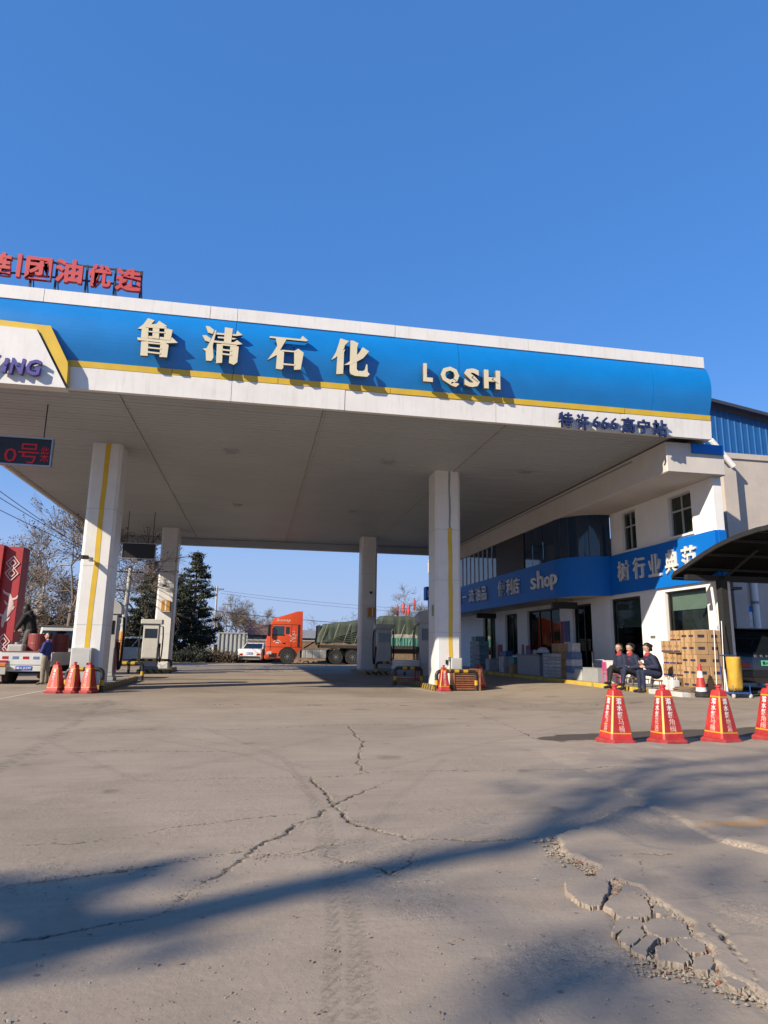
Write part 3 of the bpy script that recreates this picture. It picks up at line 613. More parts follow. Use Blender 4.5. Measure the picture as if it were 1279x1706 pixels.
for k, (fn, strokes) in GLY.items():
    b = B(); yl = CY0-.35
    for i, s_ in enumerate(strokes):
        e = .0025*(i % 7)
        pts = [P(1, yl, *fn(*q)) for q in s_]
        b.prism(pts, lambda p: (p.x, -.05-e, p.z-7.9), lambda p: (p.x, .03, p.z-7.9))
    o = b.o('letter', [m_cream, m_creamside], sign)
    for pl in o.data.polygons: pl.material_index = 0 if pl.normal.y < -.7 else 1
    c = sum((Vector(v) for v in b.v), Vector())/len(b.v)
    for dx, dz in ((-.15,.2),(.15,.2),(-.15,-.2),(.15,-.2)): B().cyl((c.x+dx, .0, c.z+dz), (c.x+dx, .30, c.z+dz), .015, n=6).o('stud', m_dark, o)
def quadletter(s, q, y, mat, par, ext, bold, side=None, shear=0.):
    """letter filling a box given by left/right/top/bottom sight lines on the plane y"""
    x0, x1, y0, y1 = q; c = P(1, y, (x0+x1)/2, (y0+y1)/2); a = P(1, y, x0, (y0+y1)/2); d = P(1, y, x1, (y0+y1)/2); t_ = P(1, y, (x0+x1)/2, y0); u = P(1, y, (x0+x1)/2, y1)
    o = letter(s, c-par.location, d.x-a.x, t_.z-u.z, mat, ext=ext, bold=bold, parent=par, shear=shear)
    if side:
        o.data.materials.append(side)
        for pl in o.data.polygons: pl.material_index = 0 if pl.normal.z > .7 else 1
    return o
sg2 = T('latin_name_sign', 'cream latin letters LQSH mounted on the blue canopy fascia', 'sign', (4.5, CY0-.45, 7.9))
for s_, q in zip('LQSH', ((704,720,607,637),(733,764,612,645),(772,798,615,646),(805,832,618,649))): quadletter(s_, q, CY0-.29, m_cream, sg2, .05, .045, m_creamside)
sg3 = T('franchise_sign', 'small dark blue raised characters on the white strip under the yellow stripe', 'sign', (8.8, CY0-.15, 7.0))
for s_, q in zip('特许666高宁站', ((930.5,954,687,712),(960,981,690,716.5),(987,999,694,712),(1001.5,1014,695.5,714.5),(1016.5,1029,696.5,715.5),(1036,1057,696,721),(1062,1083,699,722.5),(1088,1110,700,727))): quadletter(s_, q, CY0-.13, m_navy, sg3, .03, .016)
sg4 = T('white_block_sign', 'slanted purple letters on the white left end of the fascia', 'sign', (-6, CY0-.5, 7.))
for s_, q in zip('LUQING', ((-76,-53,585,614),(-50,-24,588,617),(-21,0,591,620),(5,14.5,597.5,621.5),(17,42,598,624),(44,69,600,626.5))): quadletter(s_, q, yb-.09, m_purple, sg4, .05, .03, shear=.12)
for o in (sg2, sg3, sg4):
    for ch in list(o.children):
        p = ch.location; B().cyl((p.x, 0.02, p.z), (p.x, .2 if o is not sg2 else .3, p.z), .012, n=6).o('stud', m_dark, o)
# red letters on the roof edge
ry = CY0+.65
rs_ = T('rooftop_letter_sign', 'row of red characters on dark steel posts along the canopy roof edge', 'sign', (-5, ry, 9.06))
for s_, q in zip('链团油优选', ((-27,20.5,420.5,460.5),(43,87,430,467),(92,138.5,434,472.5),(147,186,442,480),(193,236,449,486.5))): quadletter(s_, q, ry-.08, m_redsign, rs_, .05, .035)
a, d = P(1, ry-.08, 35, 425), P(1, ry-.08, 33, 463); rs_c = B().box(-.045, .045, -.05, .05, 0, a.z-d.z); rs_c.o('divider_bar', m_redsign, rs_, loc=(a.x+5, -.08, d.z-9.06))
fr = B(); pl = P(1, ry, -60, 424); pr_ = P(1, ry, 236, 458)
for zz in (9.75, 10.13): fr.box(pl.x+5-.0, pr_.x+5, -.018, .018, zz-9.06-.018, zz-9.06+.018)
fr.o('rail', m_dark, rs_)
for px in (-20, 49, 91, 142, 190, 234):
    q = P(1, ry, px, 480); xx = q.x+5
    b = B().box(xx-.022, xx+.022, -.022, .022, -.02, 1.1); b.tube([(xx, .02, .9), (xx, .55, -.02)], .015, 6); b.o('post', m_dark, rs_)
    B().box(xx-.09, xx+.09, -.08, .08, -.01, .02).o('base_plate', m_dark, rs_)
# hanging LED boards
def led(name, label, y, q, chars, hang):
    x0, x1, yt, yb_ = q; a = P(1, y, x0, yt); c = P(1, y, x1, yb_); d = P(1, y, x1, yt)
    t = T(name, label, 'display board', ((a.x+c.x)/2, y, c.z)); w = (c.x-a.x)/2; h = d.z-c.z
    b = B().box(-w, w, .0, .12, 0, h); b.o('case', m_black, t)
    f = B().box(-w-.03, w+.03, -.03, .10, -.03, .0); f.box(-w-.03, w+.03, -.03, .10, h, h+.03); f.box(-w-.03, -w, -.03, .1, 0, h); f.box(w, w+.03, -.03, .1, 0, h); f.o('frame', m_steel, t)
    for s_ in (-.8, .8): B().cyl((w*s_, .05, h), (w*s_, .05, hang-c.z), .015, n=6).o('hanger', m_dark, t)
    for s_, bx in chars:
        p0 = P(1, y-.012, bx[0], bx[2]); p1 = P(1, y-.012, bx[1], bx[3])
        letter(s_, ((p0.x+p1.x)/2-t.location.x, -.012, (p0.z+p1.z)/2-c.z), p1.x-p0.x, p0.z-p1.z, m_led, ext=.004, bold=.0, parent=t, name='lit_character')
    return t
m_led = emit('red_led', (1., .008, .015), .09)
led('led_board', 'black LED board with red lit characters hanging under the canopy front at left', 16.3, (-75, 82, 733, 776), [('0', (8,26,746,770)), ('号', (32,63,738,773)), ('柴', (69,80,744,771))], 6.83)
led('led_board', 'blank dark board hanging under the canopy between the two left columns', 29.5, (205, 257, 907, 931), [], 6.83)
# ================================================================ shop building
shop = T('shop_building', 'two storey white station shop with blue sign band and rounded glass bay', 'building', (12, 29, 0))
def sz(b, name, mat, parent=shop, **k):
    b.v = [(x-12, y-29, z) for x, y, z in b.v]; return b.o(name, mat, parent, **k)
def wall_y(b, x0, x1, y0, y1, z0, z1, ops):
    """wall slab with rectangular openings (ya, yb, za, zb), cut as a grid"""
    ysx = sorted({y0, y1, *[o[0] for o in ops], *[o[1] for o in ops]})
    for a, c in zip(ysx[:-1], ysx[1:]):
        cur = z0
        for o in sorted([o for o in ops if o[0] <= a+1e-6 and o[1] >= c-1e-6], key=lambda o: o[2]):
            if o[2] > cur+1e-6: b.box(x0, x1, a, c, cur, o[2])
            cur = o[3]
        if cur < z1-1e-6: b.box(x0, x1, a, c, cur, z1)
LOW = [('window', 16.23, 18.14, .95, 2.97), ('window', 19.46, 21.34, .95, 2.97), ('door', 22.7, 24.2, .25, 2.93), ('door', 25.3, 28.65, .25, 2.92), ('window', 29.85, 31.4, .95, 2.9), ('window', 32.8, 34.65, .25, 2.9)]
UPW = [(16.58, 17.66, 4.55, 5.77), (19.46, 20.3, 4.5, 5.80)]
b = B(); wall_y(b, 12., 12.25, 15.6, 40.8, .1, 3.10, [o[1:] for o in LOW]); sz(b, 'wall', m_wall)
b = B(); wall_y(b, 12., 12.25, 15.6, 21.05, 3.102, 5.92, UPW); sz(b, 'wall', m_wall)
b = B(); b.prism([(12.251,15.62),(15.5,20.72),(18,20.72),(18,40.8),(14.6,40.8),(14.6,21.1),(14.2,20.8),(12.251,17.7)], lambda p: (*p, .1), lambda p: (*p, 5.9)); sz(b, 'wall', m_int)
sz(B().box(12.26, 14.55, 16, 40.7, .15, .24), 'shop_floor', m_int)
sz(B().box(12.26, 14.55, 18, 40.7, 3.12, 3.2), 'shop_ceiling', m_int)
# deep eave that meets the canopy
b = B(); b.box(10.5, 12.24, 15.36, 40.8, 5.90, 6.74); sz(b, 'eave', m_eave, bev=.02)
sz(B().box(11.25, 12.2, 15.30, 15.355, 6.46, 6.72), 'blue_return', m_band)
sz(B().box(10.488, 10.499, 17.0, 40.8, 6.60, 6.65), 'eave_groove', m_grey)
# upper windows
for (ya, yb, za, zb) in UPW:
    f = B(); w = .05
    for a, c, e, g_ in ((ya, yb, za, za+w), (ya, yb, zb-w, zb), (ya, ya+w, za+w, zb-w), (yb-w, yb, za+w, zb-w), ((ya+yb)/2-.025, (ya+yb)/2+.025, za+w, zb-w)): f.box(12.08, 12.15, a, c, e, g_)
    zz = za+(zb-za)*.62; f.box(12.085, 12.145, ya+w, (ya+yb)/2-.025, zz-.025, zz+.025); f.box(12.085, 12.145, (ya+yb)/2+.025, yb-w, zz-.025, zz+.025)
    o = sz(f, 'window', m_frame)
    for a, c in ((ya+w, (ya+yb)/2-.025), ((ya+yb)/2+.025, yb-w)):
        for e, g_ in ((za+w, zz-.025), (zz+.025, zb-w)):
            sz(B().box(12.11, 12.118, a, c, e, g_), 'pane', m_greenpane if False else MATS.get('green_glass') or M('green_glass', (.010,.022,.014), .06, spec=.8), o)
    sz(B().box(11.95, 12.08, ya-.06, yb+.06, za-.06, za-.001), 'sill', m_wall, o)
# shopfront openings
m_blind = M('pale_blind', (.80,.84,.74), .7); m_curt = M('strip_curtain', (.16,.062,.03), .55, var=.3, sc=5)
for i, (kd, ya, yb, za, zb) in enumerate(LOW):
    f = B(); w = .06
    f.box(12.10, 12.18, ya, yb, zb-w, zb); f.box(12.10, 12.18, ya, ya+w, za, zb-w); f.box(12.10, 12.18, yb-w, yb, za, zb-w)
    if za > .3: f.box(12.10, 12.18, ya+w, yb-w, za, za+w)
    nm = 1 if i < 2 else 2 if yb-ya < 2.5 else 3
    for k in range(1, nm): yy = ya+(yb-ya)*k/nm; f.box(12.11, 12.17, yy-.025, yy+.025, za+(w if za > .3 else 0), zb-w)
    o = sz(f, kd, m_dframe)
    for k in range(nm): sz(B().box(12.135, 12.142, ya+(yb-ya)*k/nm+.03, ya+(yb-ya)*(k+1)/nm-.03, za+(w if za > .3 else .02), zb-w), 'pane', m_pane, o)
    if i < 2: sz(B().box(12.22, 12.23, ya+.05, yb-.05, 2.42 if i == 0 else 2.0, zb-.05), 'roller_blind', m_blind if i == 0 else m_grey, o)
    if i == 3:
        rs = []
        for k in range(61):
            t_ = k/60; yy = ya+.2+(yb-ya-1.0)*t_; rs.append([(12.32+.03*math.sin(k*1.9), yy, .3), (12.32+.03*math.sin(k*1.9+.4), yy, 2.0)])
        b = B(); b.rings(rs, cap=False, close=False); sz(b, 'strip_curtain', m_curt, o, smooth=True)
# some shelving seen dimly through the glass
for y0 in (22.6, 27., 30.5):
    b = B()
    for z in (.3, .75, 1.2, 1.65): b.box(13.6, 14.1, y0-.8, y0+.8, z, z+.03)
    for y in (y0-.8, y0+.78): b.box(13.6, 14.1, y, y+.02, .25, 1.9)
    sz(b, 'shelf_unit', M('shelf_%d' % int(y0), (.35,.06,.05), .6))
# overhanging bay with rounded corner
cur = [(10.5, 22.45)]
for k in range(1, 13):
    a = math.pi/2*k/12; cur.append((10.5+1.43-1.43*math.cos(a), 22.45-1.43*math.sin(a)))
def bandring(pts, d, z0, z1):
    """vertical strip that follows a plan curve, thickness d inward"""
    rs = []
    for i, (x, y) in enumerate(pts):
        a = Vector(pts[max(i-1, 0)]); c = Vector(pts[min(i+1, len(pts)-1)]); t_ = (c-a).normalized(); n = Vector((-t_.y, t_.x))
        q = Vector((x, y))+n*d; rs.append([(x,y,z0),(x,y,z1),(q.x,q.y,z1),(q.x,q.y,z0)])
    return rs
def cut(pts, a, c): return pts[a:c+1]
for a, c in ((0, 4), (4, 8), (8, 12)):
    b = B(); b.rings(bandring(cut(cur, a, c), .08, 3.07, 4.43)); sz(b, 'band_panel', m_band, smooth=40)
for y0, y1 in ((22.452, 25.9), (25.905, 29.3), (29.305, 33.), (33.005, 37), (37.005, 40.8)): sz(B().box(10.5, 10.58, y0, y1, 3.07, 4.43), 'band_panel', m_band)
for y0, y1 in ((15.55, 18.2), (18.205, 21.0)): sz(B().box(11.90, 11.998, y0, y1, 3.10, 4.43), 'band_panel', m_band)
sz(B().box(12.0, 12.22, 15.52, 15.598, 3.10, 4.43), 'band_panel', m_band)
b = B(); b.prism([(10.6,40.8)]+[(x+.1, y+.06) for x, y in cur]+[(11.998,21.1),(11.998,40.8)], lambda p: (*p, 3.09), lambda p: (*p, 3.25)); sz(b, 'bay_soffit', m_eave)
b = B(); b.prism([(10.7,40.8)]+[(x+.2, y+.1) for x, y in cur]+[(11.998,21.2),(11.998,40.8)], lambda p: (*p, 4.44), lambda p: (*p, 4.5)); sz(b, 'bay_floor', m_int)
edges = [22.45, 23.5, 24.5, 25.3]
for a, c in zip(edges[:-1], edges[1:]): sz(B().box(10.56, 10.575, a+.02, c-.02, 4.44, 5.895), 'pane', m_bluepane)
sz(B().box(10.52, 10.6, 25.3, 28.5, 4.36, 5.93), 'brown_panel', M('brown_board', (.030,.022,.019), .6))
yy = 28.5
while yy < 40.1:
    sz(B().box(10.56, 10.575, yy+.03, yy+.55, 4.44, 5.895), 'pane', m_bluepane); sz(B().box(10.53, 10.6, yy+.56, yy+.62, 4.44, 5.895), 'mullion', m_frame); yy += .65
for k in range(0, 12, 2):
    b = B(); b.rings(bandring([(x+.04, y+.02) for x, y in cut(cur, k, k+2)], .015, 4.44, 5.895)); o = sz(b, 'pane', m_bluepane, smooth=60)
    x, y = cur[k]; sz(B().cyl((x+.05, y+.02, 4.44), (x+.05, y+.02, 5.895), .018, n=6), 'mullion', m_dframe)
# raised white words on the bands
bs = T('band_word_sign', 'white raised characters and the word shop on the blue band of the overhanging bay', 'sign', (10.45, 27, 3.7))
m_wl = M('white_letter', (.74,.73,.70), .45, var=.05)
def wl(s_, x, q, par, bold=.012):
    ya, yb, za, zb = q; letter(s_, (x-par.location.x, (ya+yb)/2-par.location.y, (za+zb)/2-par.location.z), abs(yb-ya), zb-za, m_wl, frame=FW, ext=.03, bold=bold, parent=par)
for s_, q in zip('shop', ((24.5,23.95,3.5,3.95),(23.85,23.3,3.5,4.18),(23.22,22.72,3.49,3.9),(22.68,22.2,3.36,3.92))): wl(s_, 10.46, q, bs)
for s_, q in zip('便利店', ((28.1,27.35,3.5,4.18),(27.1,26.4,3.48,4.16),(26.3,25.7,3.46,4.14))): wl(s_, 10.46, q, bs)
for s_, q in zip('做一流油品', ((34.6,33.7,3.53,4.17),(33.4,32.7,3.80,3.88),(32.3,31.5,3.5,4.15),(31.2,30.5,3.49,4.13),(30.35,29.7,3.48,4.12))): wl(s_, 10.46, q, bs)
bs2 = T('slogan_sign', 'white raised slogan characters on the blue band beside the two upper windows', 'sign', (11.86, 18.5, 3.7))
for s_, q in zip('树行业典范', ((20.47,19.82,3.50,4.16),(19.53,18.88,3.49,4.17),(18.66,18.02,3.46,4.15),(17.78,17.22,3.47,4.17),(16.99,16.35,3.45,4.16))): wl(s_, 11.87, q, bs2, .014)
# hanging lamp boxes under the band
for k, (y, lab) in enumerate(((23.0, 'dark hanging sign box under the band beside the rounded corner'), (31.6, 'dark hanging sign box under the band deep in shade by the column'))):
    t = T('hanging_sign_box', lab, 'sign box', (11.1, y, 2.72))
    B().box(-.5, .5, -.06, .06, 0, .24).o('case', MATS.get('sign_black') or M('sign_black', (.018,.022,.02), .5), t, bev=.01)
    for x in (-.3, .3): B().cyl((x, 0, .24), (x, 0, .37), .012, n=6).o('rod', m_dark, t)
# posters by the door
tag(B().box(11.985, 11.998, 24.45, 24.95, 1.55, 2.35).o('wall_poster', M('poster_blue', (.10,.12,.30), .6, var=.6, sc=12)), 'blue and white poster on the pillar between the two doors', 'poster')
tag(B().box(11.985, 11.998, 25.0, 25.25, 1.2, 2.35).o('door_banner', M('banner_red', (.35,.03,.03), .6, var=.4, sc=9)), 'narrow red banner beside the brown curtained door', 'banner')
tag(B().box(11.985, 11.998, 18.75, 19.0, 1.62, 1.70).o('wall_plate', m_steel), 'tiny grey plate on the white wall between the large windows', 'plate')
# ---------------------------------------------------------------- apron and kerb
pave = B().box(10.36, 12.0, 14.9, 40.8, .05, .25).o('pavement', m_conc); pave['kind'] = 'structure'
m_kerb = M('yellow_kerb', (.66,.44,.05), .75, var=.2, sc=6, dirt=.85, bump=.6, rnd=.15); m_kerbw = M('white_kerb', (.62,.60,.57), .8, var=.2, sc=6, dirt=.3, bump=.4)
y = 14.95; k = 0
while y < 40:
    l = rng.uniform(.68, .8); wht = y < 15.7
    b = B().box(10.15, 10.358, 0, l-.012, 0, .13+rng.uniform(-.006,.006)); b.o('kerbstone', m_kerbw if wht else m_kerb, pave, bev=.014, loc=(rng.uniform(-.012,.012), y, .13), rot=(rng.uniform(-.01,.01), 0, rng.uniform(-.012,.012))); y += l
# ================================================================ warehouse behind on the right
WY = 20.6
ware = T('warehouse', 'beige rendered warehouse with blue corrugated siding under the roof', 'building', (18, WY, 0))
def wz(b, name, mat, **k): b.v = [(x-18, y-WY, z) for x, y, z in b.v]; return b.o(name, mat, ware, **k)
zb1 = P(1, WY, 1240, 757).z; zb0 = P(1, WY, 1240, 766).z
x_l = P(1, WY, 1183, 752).x
wz(B().box(15.52, 34, WY, WY+.25, 0, zb0), 'wall', m_beige)
wz(B().box(x_l-.3, 34, WY-.06, WY+.25, zb0+.002, zb1), 'ledge', m_beige)
A_, B_ = P(1, WY, 1160, 667.3), P(1, WY, 1279, 698); sl_ = (B_.z-A_.z)/(B_.x-A_.x)
top = lambda x: A_.z+(x-A_.x)*sl_
m_siding = M('blue_siding', (.012,.11,.34), .4, var=.15, sc=2, streak=.25, scol=(.08,.14,.25))
x = x_l-.4; prof = []
while x < 33: prof += [(x, 0), (x+.16, 0), (x+.19, -.02), (x+.23, -.02), (x+.26, 0)]; x += .26
b = B(); b.rings([[(x, WY-.02+d, zb1+.002) for x, d in prof], [(x, WY-.02+d, max(zb1+.05, top(x)-.16)) for x, d in prof]], cap=False, close=False); wz(b, 'siding', m_siding)
x0, x1 = x_l-.6, 33.
b = B(); b.add([(x0,WY-.45,top(x0)),(x1,WY-.45,top(x1)),(x1,WY+8,top(x1)),(x0,WY+8,top(x0)),(x0,WY-.45,top(x0)-.12),(x1,WY-.45,top(x1)-.12),(x1,WY+8,top(x1)-.12),(x0,WY+8,top(x0)-.12)], [(0,1,2,3),(7,6,5,4),(0,4,5,1),(1,5,6,2),(2,6,7,3),(3,7,4,0)]); wz(b, 'roof', M('roof_edge', (.045,.05,.07), .5))
p0, p1 = P(1, WY-.4, 1184, 733), P(1, WY-.4, 1222, 777)
wz(B().tube([p0, p1], .10, 10), 'downpipe', m_wall)
xa, xb = P(1, WY-.35, 1206, 800).x, P(1, WY-.35, 1227.5, 800).x
wz(B().box(xa, xb, WY-.34, WY-.002, 0, p1.z-.05), 'pilaster', m_beige)
xa = P(1, WY-.1, 1256, 980).x
wz(B().cyl((xa, WY-.1, 0), (xa, WY-.1, 4.2), .11, n=12), 'downpipe', m_wall)
for z in (1.6, 2.9): wz(B().cyl((xa, WY-.1, z), (xa, WY-.1, z+.09), .135, n=12), 'pipe_collar', m_grey)
xa, xb = P(1, WY-.05, 1223, 1030).x, P(1, WY-.05, 1254, 1030).x; za, zb = P(1, WY-.05, 1240, 1068).z, P(1, WY-.05, 1240, 1010).z
nb = T('notice_board', 'white wall notice board with blue top strip behind the carport post', 'notice board', ((xa+xb)/2, WY-.05, za))
w = (xb-xa)/2; h = zb-za
B().box(-w, w, 0, .03, 0, h).o('board', m_paper, nb)
B().box(-w, w, -.012, -.001, h-.18, h).o('header', MATS['blue_band'], nb); B().box(-w, w, -.012, -.001, 0, .12).o('footer', M('teal_print', (.10,.30,.30), .6), nb)
for k in range(9): B().box(-w+.05, w-.05-.12*(k % 3), -.006, -.001, .25+k*(h-.55)/9, .25+k*(h-.55)/9+.02).o('print_line', m_grey, nb)
# ================================================================ carport
XC = P(1, 15.75, 1125, 954).x
edge = [(1124,954),(1140,944),(1157,932),(1174.5,920),(1196,907),(1218,896.6),(1240,888),(1262,880.7),(1279,877)]
prof = [tuple(P(0, XC, *e)[1:]) for e in edge]
prof = [(15.9, prof[0][1]-.10)]+prof
y_, z_ = prof[-1]; y2, z2 = prof[-2]
for k in range(4): prof.append((prof[-1][0]-.45, prof[-1][1]+.06-.02*k))
car = T('carport', 'dark curved carport roof on grey steel posts beside the shop corner', 'carport', (11.85, 15.4, gz(11.85,15.4)))
def kz(b, name, mat, **k): z0 = gz(11.85,15.4); b.v = [(x-11.85, y-15.4, z-z0) for x, y, z in b.v]; return b.o(name, mat, car, **k)
m_cp = M('carport_steel', (.03,.031,.033), .6, dirt=.1, spec=.2); m_cpr = M('carport_sheet', (.007,.007,.008), .85, var=.3, spec=.08)
for k in range(6):
    xa, xb = XC+.06+k*1.25, XC+.06+(k+1)*1.25-.015
    b = B(); b.rings([[(xa,y,z) for y,z in prof]+[(xa,y,z-.012) for y,z in prof[::-1]], [(xb,y,z) for y,z in prof]+[(xb,y,z-.012) for y,z in prof[::-1]]]); kz(b, 'roof_sheet', m_cpr)
for xx in (XC, XC+3.6, XC+7.5):
    b = B(); b.rings([[(xx-.03,y,z+.03) for y,z in prof]+[(xx-.03,y,z-.075) for y,z in prof[::-1]], [(xx+.03,y,z+.03) for y,z in prof]+[(xx+.03,y,z-.075) for y,z in prof[::-1]]]); kz(b, 'edge_beam', m_cp)
for i in range(0, len(prof), 2):
    y, z = prof[i]; kz(B().box(XC+.04, XC+7.5, y-.03, y+.03, z-.08, z-.02), 'purlin', m_cp)
for xx in (11.85, 15.6):
    kz(B().box(xx-.09, xx+.09, 15.3, 15.5, gz(11.85,15.4)-.02, prof[1][1]-.1), 'post', m_cp)
    kz(B().tube([(xx, 15.35, prof[1][1]-.2), (xx, prof[5][0], prof[5][1]-.08)], .035, 6), 'bracket_arm', m_cp)
kz(B().box(XC+.05, XC+7.5, 15.33, 15.47, prof[1][1]-.22, prof[1][1]-.09), 'beam', m_cp)
kz(B().cyl((11.70, 15.32, .05), (11.62, 15.5, 2.95), .035, n=8), 'drain_pipe', m_wall)

q = P(1, 37.9, 712, 1000); q1 = P(1, 37.9, 712, 978)
t = T('corner_box_sign', 'small blue box sign sticking out at the far end of the shop', 'sign box', (q.x, 37.9, q.z))
B().box(-.16, .16, -.3, .3, 0, q1.z-q.z).o('case', m_band, t, bev=.01); B().box(-.10, .10, -.312, -.301, .15, q1.z-q.z-.2).o('lettering', m_wl, t); B().box(.161, 10.5-q.x, -.03, .03, .3, .36).o('bracket', m_dark, t)
# ================================================================ pump islands
ISL = [(-4.43, 18.78, 24.2), (5.80, 19.68, 24.8), (-4.33, 30.6, 34.9), (5.52, 30.6, 35.0)]
ilab = ['low kerbed pump island under the near left column', 'low kerbed pump island under the near right column', 'low kerbed pump island under the far left column', 'low kerbed pump island under the far right column']
m_isl = M('island_top', (.33,.30,.27), .9, var=.2, sc=3, bump=.4, dirt=.3)
for (xc, y0, y1), lb in zip(ISL, ilab):
    t = T('pump_island', lb, 'pump island', (xc, y0, 0), group='pump islands')
    L = y1-y0
    B().box(-.52, .52, .08, L-.08, 0, .138).o('deck', m_isl, t)
    for a in ((-.6,.6,0,.08), (-.6,.6,L-.08,L), (-.6,-.521,.081,L-.081), (.521,.6,.081,L-.081)): B().box(*a, 0, .15).o('striped_kerb', m_stripe, t, bev=.008)
# ---------------------------------------------------------------- U shaped guard rails, black with yellow sleeves
def guard(label, x0, x1, y, h=.56, z=0., along='x'):
    t = T('guard_rail', label, 'guard rail', ((x0+x1)/2, y, z), group='pump guard rails'); w = (x1-x0)/2; r = .055; k = .12
    pts = [(-w,0,0), (-w,0,h-k)]+[(-w+k-k*math.cos(a), 0, h-k+k*math.sin(a)) for a in (.4,.8,1.2,1.571)]+[(w-k+k*math.sin(a), 0, h-k+k*math.cos(a)) for a in (0,.4,.8,1.2,1.571)]+[(w,0,0)]
    B().tube(pts, r, 10).o('pipe', m_bband, t, smooth=40)
    for s_ in (-1, 1): B().cyl((s_*w,0,.16), (s_*w,0,.30), r+.004, n=10).o('yellow_sleeve', m_yband, t, smooth=40)
    n = max(1, int(2*w/.35))
    for i in range(n):
        x = -w+k+.08+(2*w-2*k-.16)*(i+.5)/n; B().cyl((x-.07,0,h), (x+.07,0,h), r+.004, n=10).o('yellow_sleeve', m_yband, t, smooth=40)
    if along == 'y': t.rotation_euler.z = math.pi/2
    return t
guard('black and yellow guard rail behind the three cones at the near left column', P(1,18.6,112,1120).x, P(1,18.6,171,1120).x, 18.6)
guard('black and yellow guard rail in front of the near right column', P(1,19.5,727,1120).x, P(1,19.5,793,1120).x, 19.5)
guard('black and yellow guard rail behind the pump at the near left column', -4.95, -3.75, 24.5)
guard('black and yellow guard rail round the grey box behind the near right column', 4.6, 5.5, 22.2)
guard('black and yellow guard rail before the far left pump', -5.2, -3.5, 30.3)
guard('black and yellow guard rail at the far right pump', 5.4, 6.7, 30.2)
# ---------------------------------------------------------------- dispensers
m_pump = M('pump_cream', (.60,.58,.53), .45, streak=.2, scol=(.35,.3,.24)); m_pgrey = M('pump_grey', (.42,.42,.41), .45, dirt=.2); m_pred = M('pump_red', (.40,.04,.035), .45, dirt=.15)
def pump(label, x, y, body, side, arch):
    t = T('fuel_pump', label, 'fuel pump', (x, y, .14), group='fuel pumps')
    B().box(-.36, .36, -.25, .25, 0, .12).o('plinth', m_grey, t, bev=.01)
    B().box(-.33, .33, -.22, .22, .121, 1.95).o('body', body, t, bev=.02)
    B().box(-.30, .30, -.232, -.221, .25, .95).o('lower_door', body, t)
    B().box(-.26, .26, -.234, -.221, 1.35, 1.75).o('display', m_darkpane, t)
    for s_ in (-1, 1): B().box(s_*.331, s_*.345, -.18, .18, .2, 1.2).o('side_panel', side, t)
    if arch:
        pr = [(-.42, 1.95)]+[(-.42*math.cos(a), 2.1+.30*math.sin(a)) for a in [k*math.pi/10 for k in range(11)]]+[(.42, 1.95)]
        b = B(); b.prism(pr, lambda p: (p[0], -.26, p[1]), lambda p: (p[0], .26, p[1])); b.o('hood', m_pgrey, t, smooth=40)
    else: B().box(-.45, .45, -.30, .30, 1.952, 2.16).o('hood', body, t, bev=.02)
    for s_ in (-1, 1):
        for dy in (-.09, .1):
            o = B().tube([(s_*.30,dy,1.9),(s_*.47,dy,1.85),(s_*.50,dy,1.4),(s_*.49,dy,.7),(s_*.46,dy,.34),(s_*.42,dy,.30),(s_*.40,dy,.6),(s_*.38,dy,.95)], .018, 6).o('hose', m_rubber, t, smooth=True)
            b = B(); b.box(s_*.345, s_*.41, dy-.03, dy+.03, .92, 1.12); b.o('nozzle', m_black, t, bev=.01)
    return t
pump('grey hooded fuel pump with red sides behind the near left column', -4.42, 21.5, m_pgrey, m_pred, True)
pump('grey hooded fuel pump behind the near right column', 5.95, 23.1, m_pgrey, m_pgrey, True)
pump('cream flat topped fuel pump in front of the far left column', -4.55, 31.4, m_pump, m_pgrey, False)
pump('grey flat topped fuel pump in front of the far right column', 5.95, 31.5, m_cabinet, m_pgrey, False)
# ---------------------------------------------------------------- fittings on the columns
def cctv(label, c, d):
    t = T('cctv_camera', label, 'camera', c, group='column cameras')
    B().box(-.04, .04, -.02, 0., -.05, .05).o('mount', m_grey, t)
    B().tube([(0,-.01,0),(0,-.16,.02)], .014, 6).o('arm', m_grey, t)
    B().box(-.05, .05, -.42, -.14, -.02, .09).o('housing', m_black, t, bev=.015, rot=(d, 0, -.3))
cctv('small black camera beside the yellow stripe of the near left column', P(1, 19.345, 150, 931), .1)
cctv('small black camera on the front of the far left column', P(1, 33.295, 278, 977), .1)
cctv('small black camera on the front of the far right column', P(1, 33.395, 619, 988), .1)
m_obox = M('amber_box', (.55,.26,.03), .5, dirt=.2)
for lb, a, c in (('amber box fixed on the far left column above the pump', (269,1000), (282,1018)), ('amber box fixed on the far right column above the pump', (614,1012), (627,1028))):
    p0 = P(1, 33.0, *a); p1 = P(1, 33.0, *c); t = T('amber_column_box', lb, 'sign box', ((p0.x+p1.x)/2, 33.28, p1.z), group='amber column boxes'); w = (p1.x-p0.x)/2
    B().box(-w, w, -.25, 0, 0, p0.z-p1.z).o('case', m_obox, t, bev=.01); B().box(-.03, .03, -.255, -.251, .02, p0.z-p1.z-.02).o('divider', m_white, t); B().box(-w-.02, w+.02, -.26, 0, -.04, -.001).o('tray', m_cabinet, t)
def cabinet(label, x0, x1, y, d, h):
    t = T('switch_cabinet', label, 'cabinet', ((x0+x1)/2, y-d, .14)); w = (x1-x0)/2
    B().box(-w, w, 0, d-.004, 0, h).o('case', m_cabinet, t, bev=.012); B().box(-w+.04, w-.04, -.008, -.001, .06, h-.05).o('door', m_cabinet, t); B().box(w-.09, w-.06, -.02, -.008, h*.45, h*.6).o('handle', m_black, t)
cabinet('pale grey cabinet against the foot of the near left column', -4.72, -4.22, 19.35, .38, .95)
cabinet('pale cabinet on the right half of the near right column foot', 5.85, 6.19, 19.95, .10, .80)
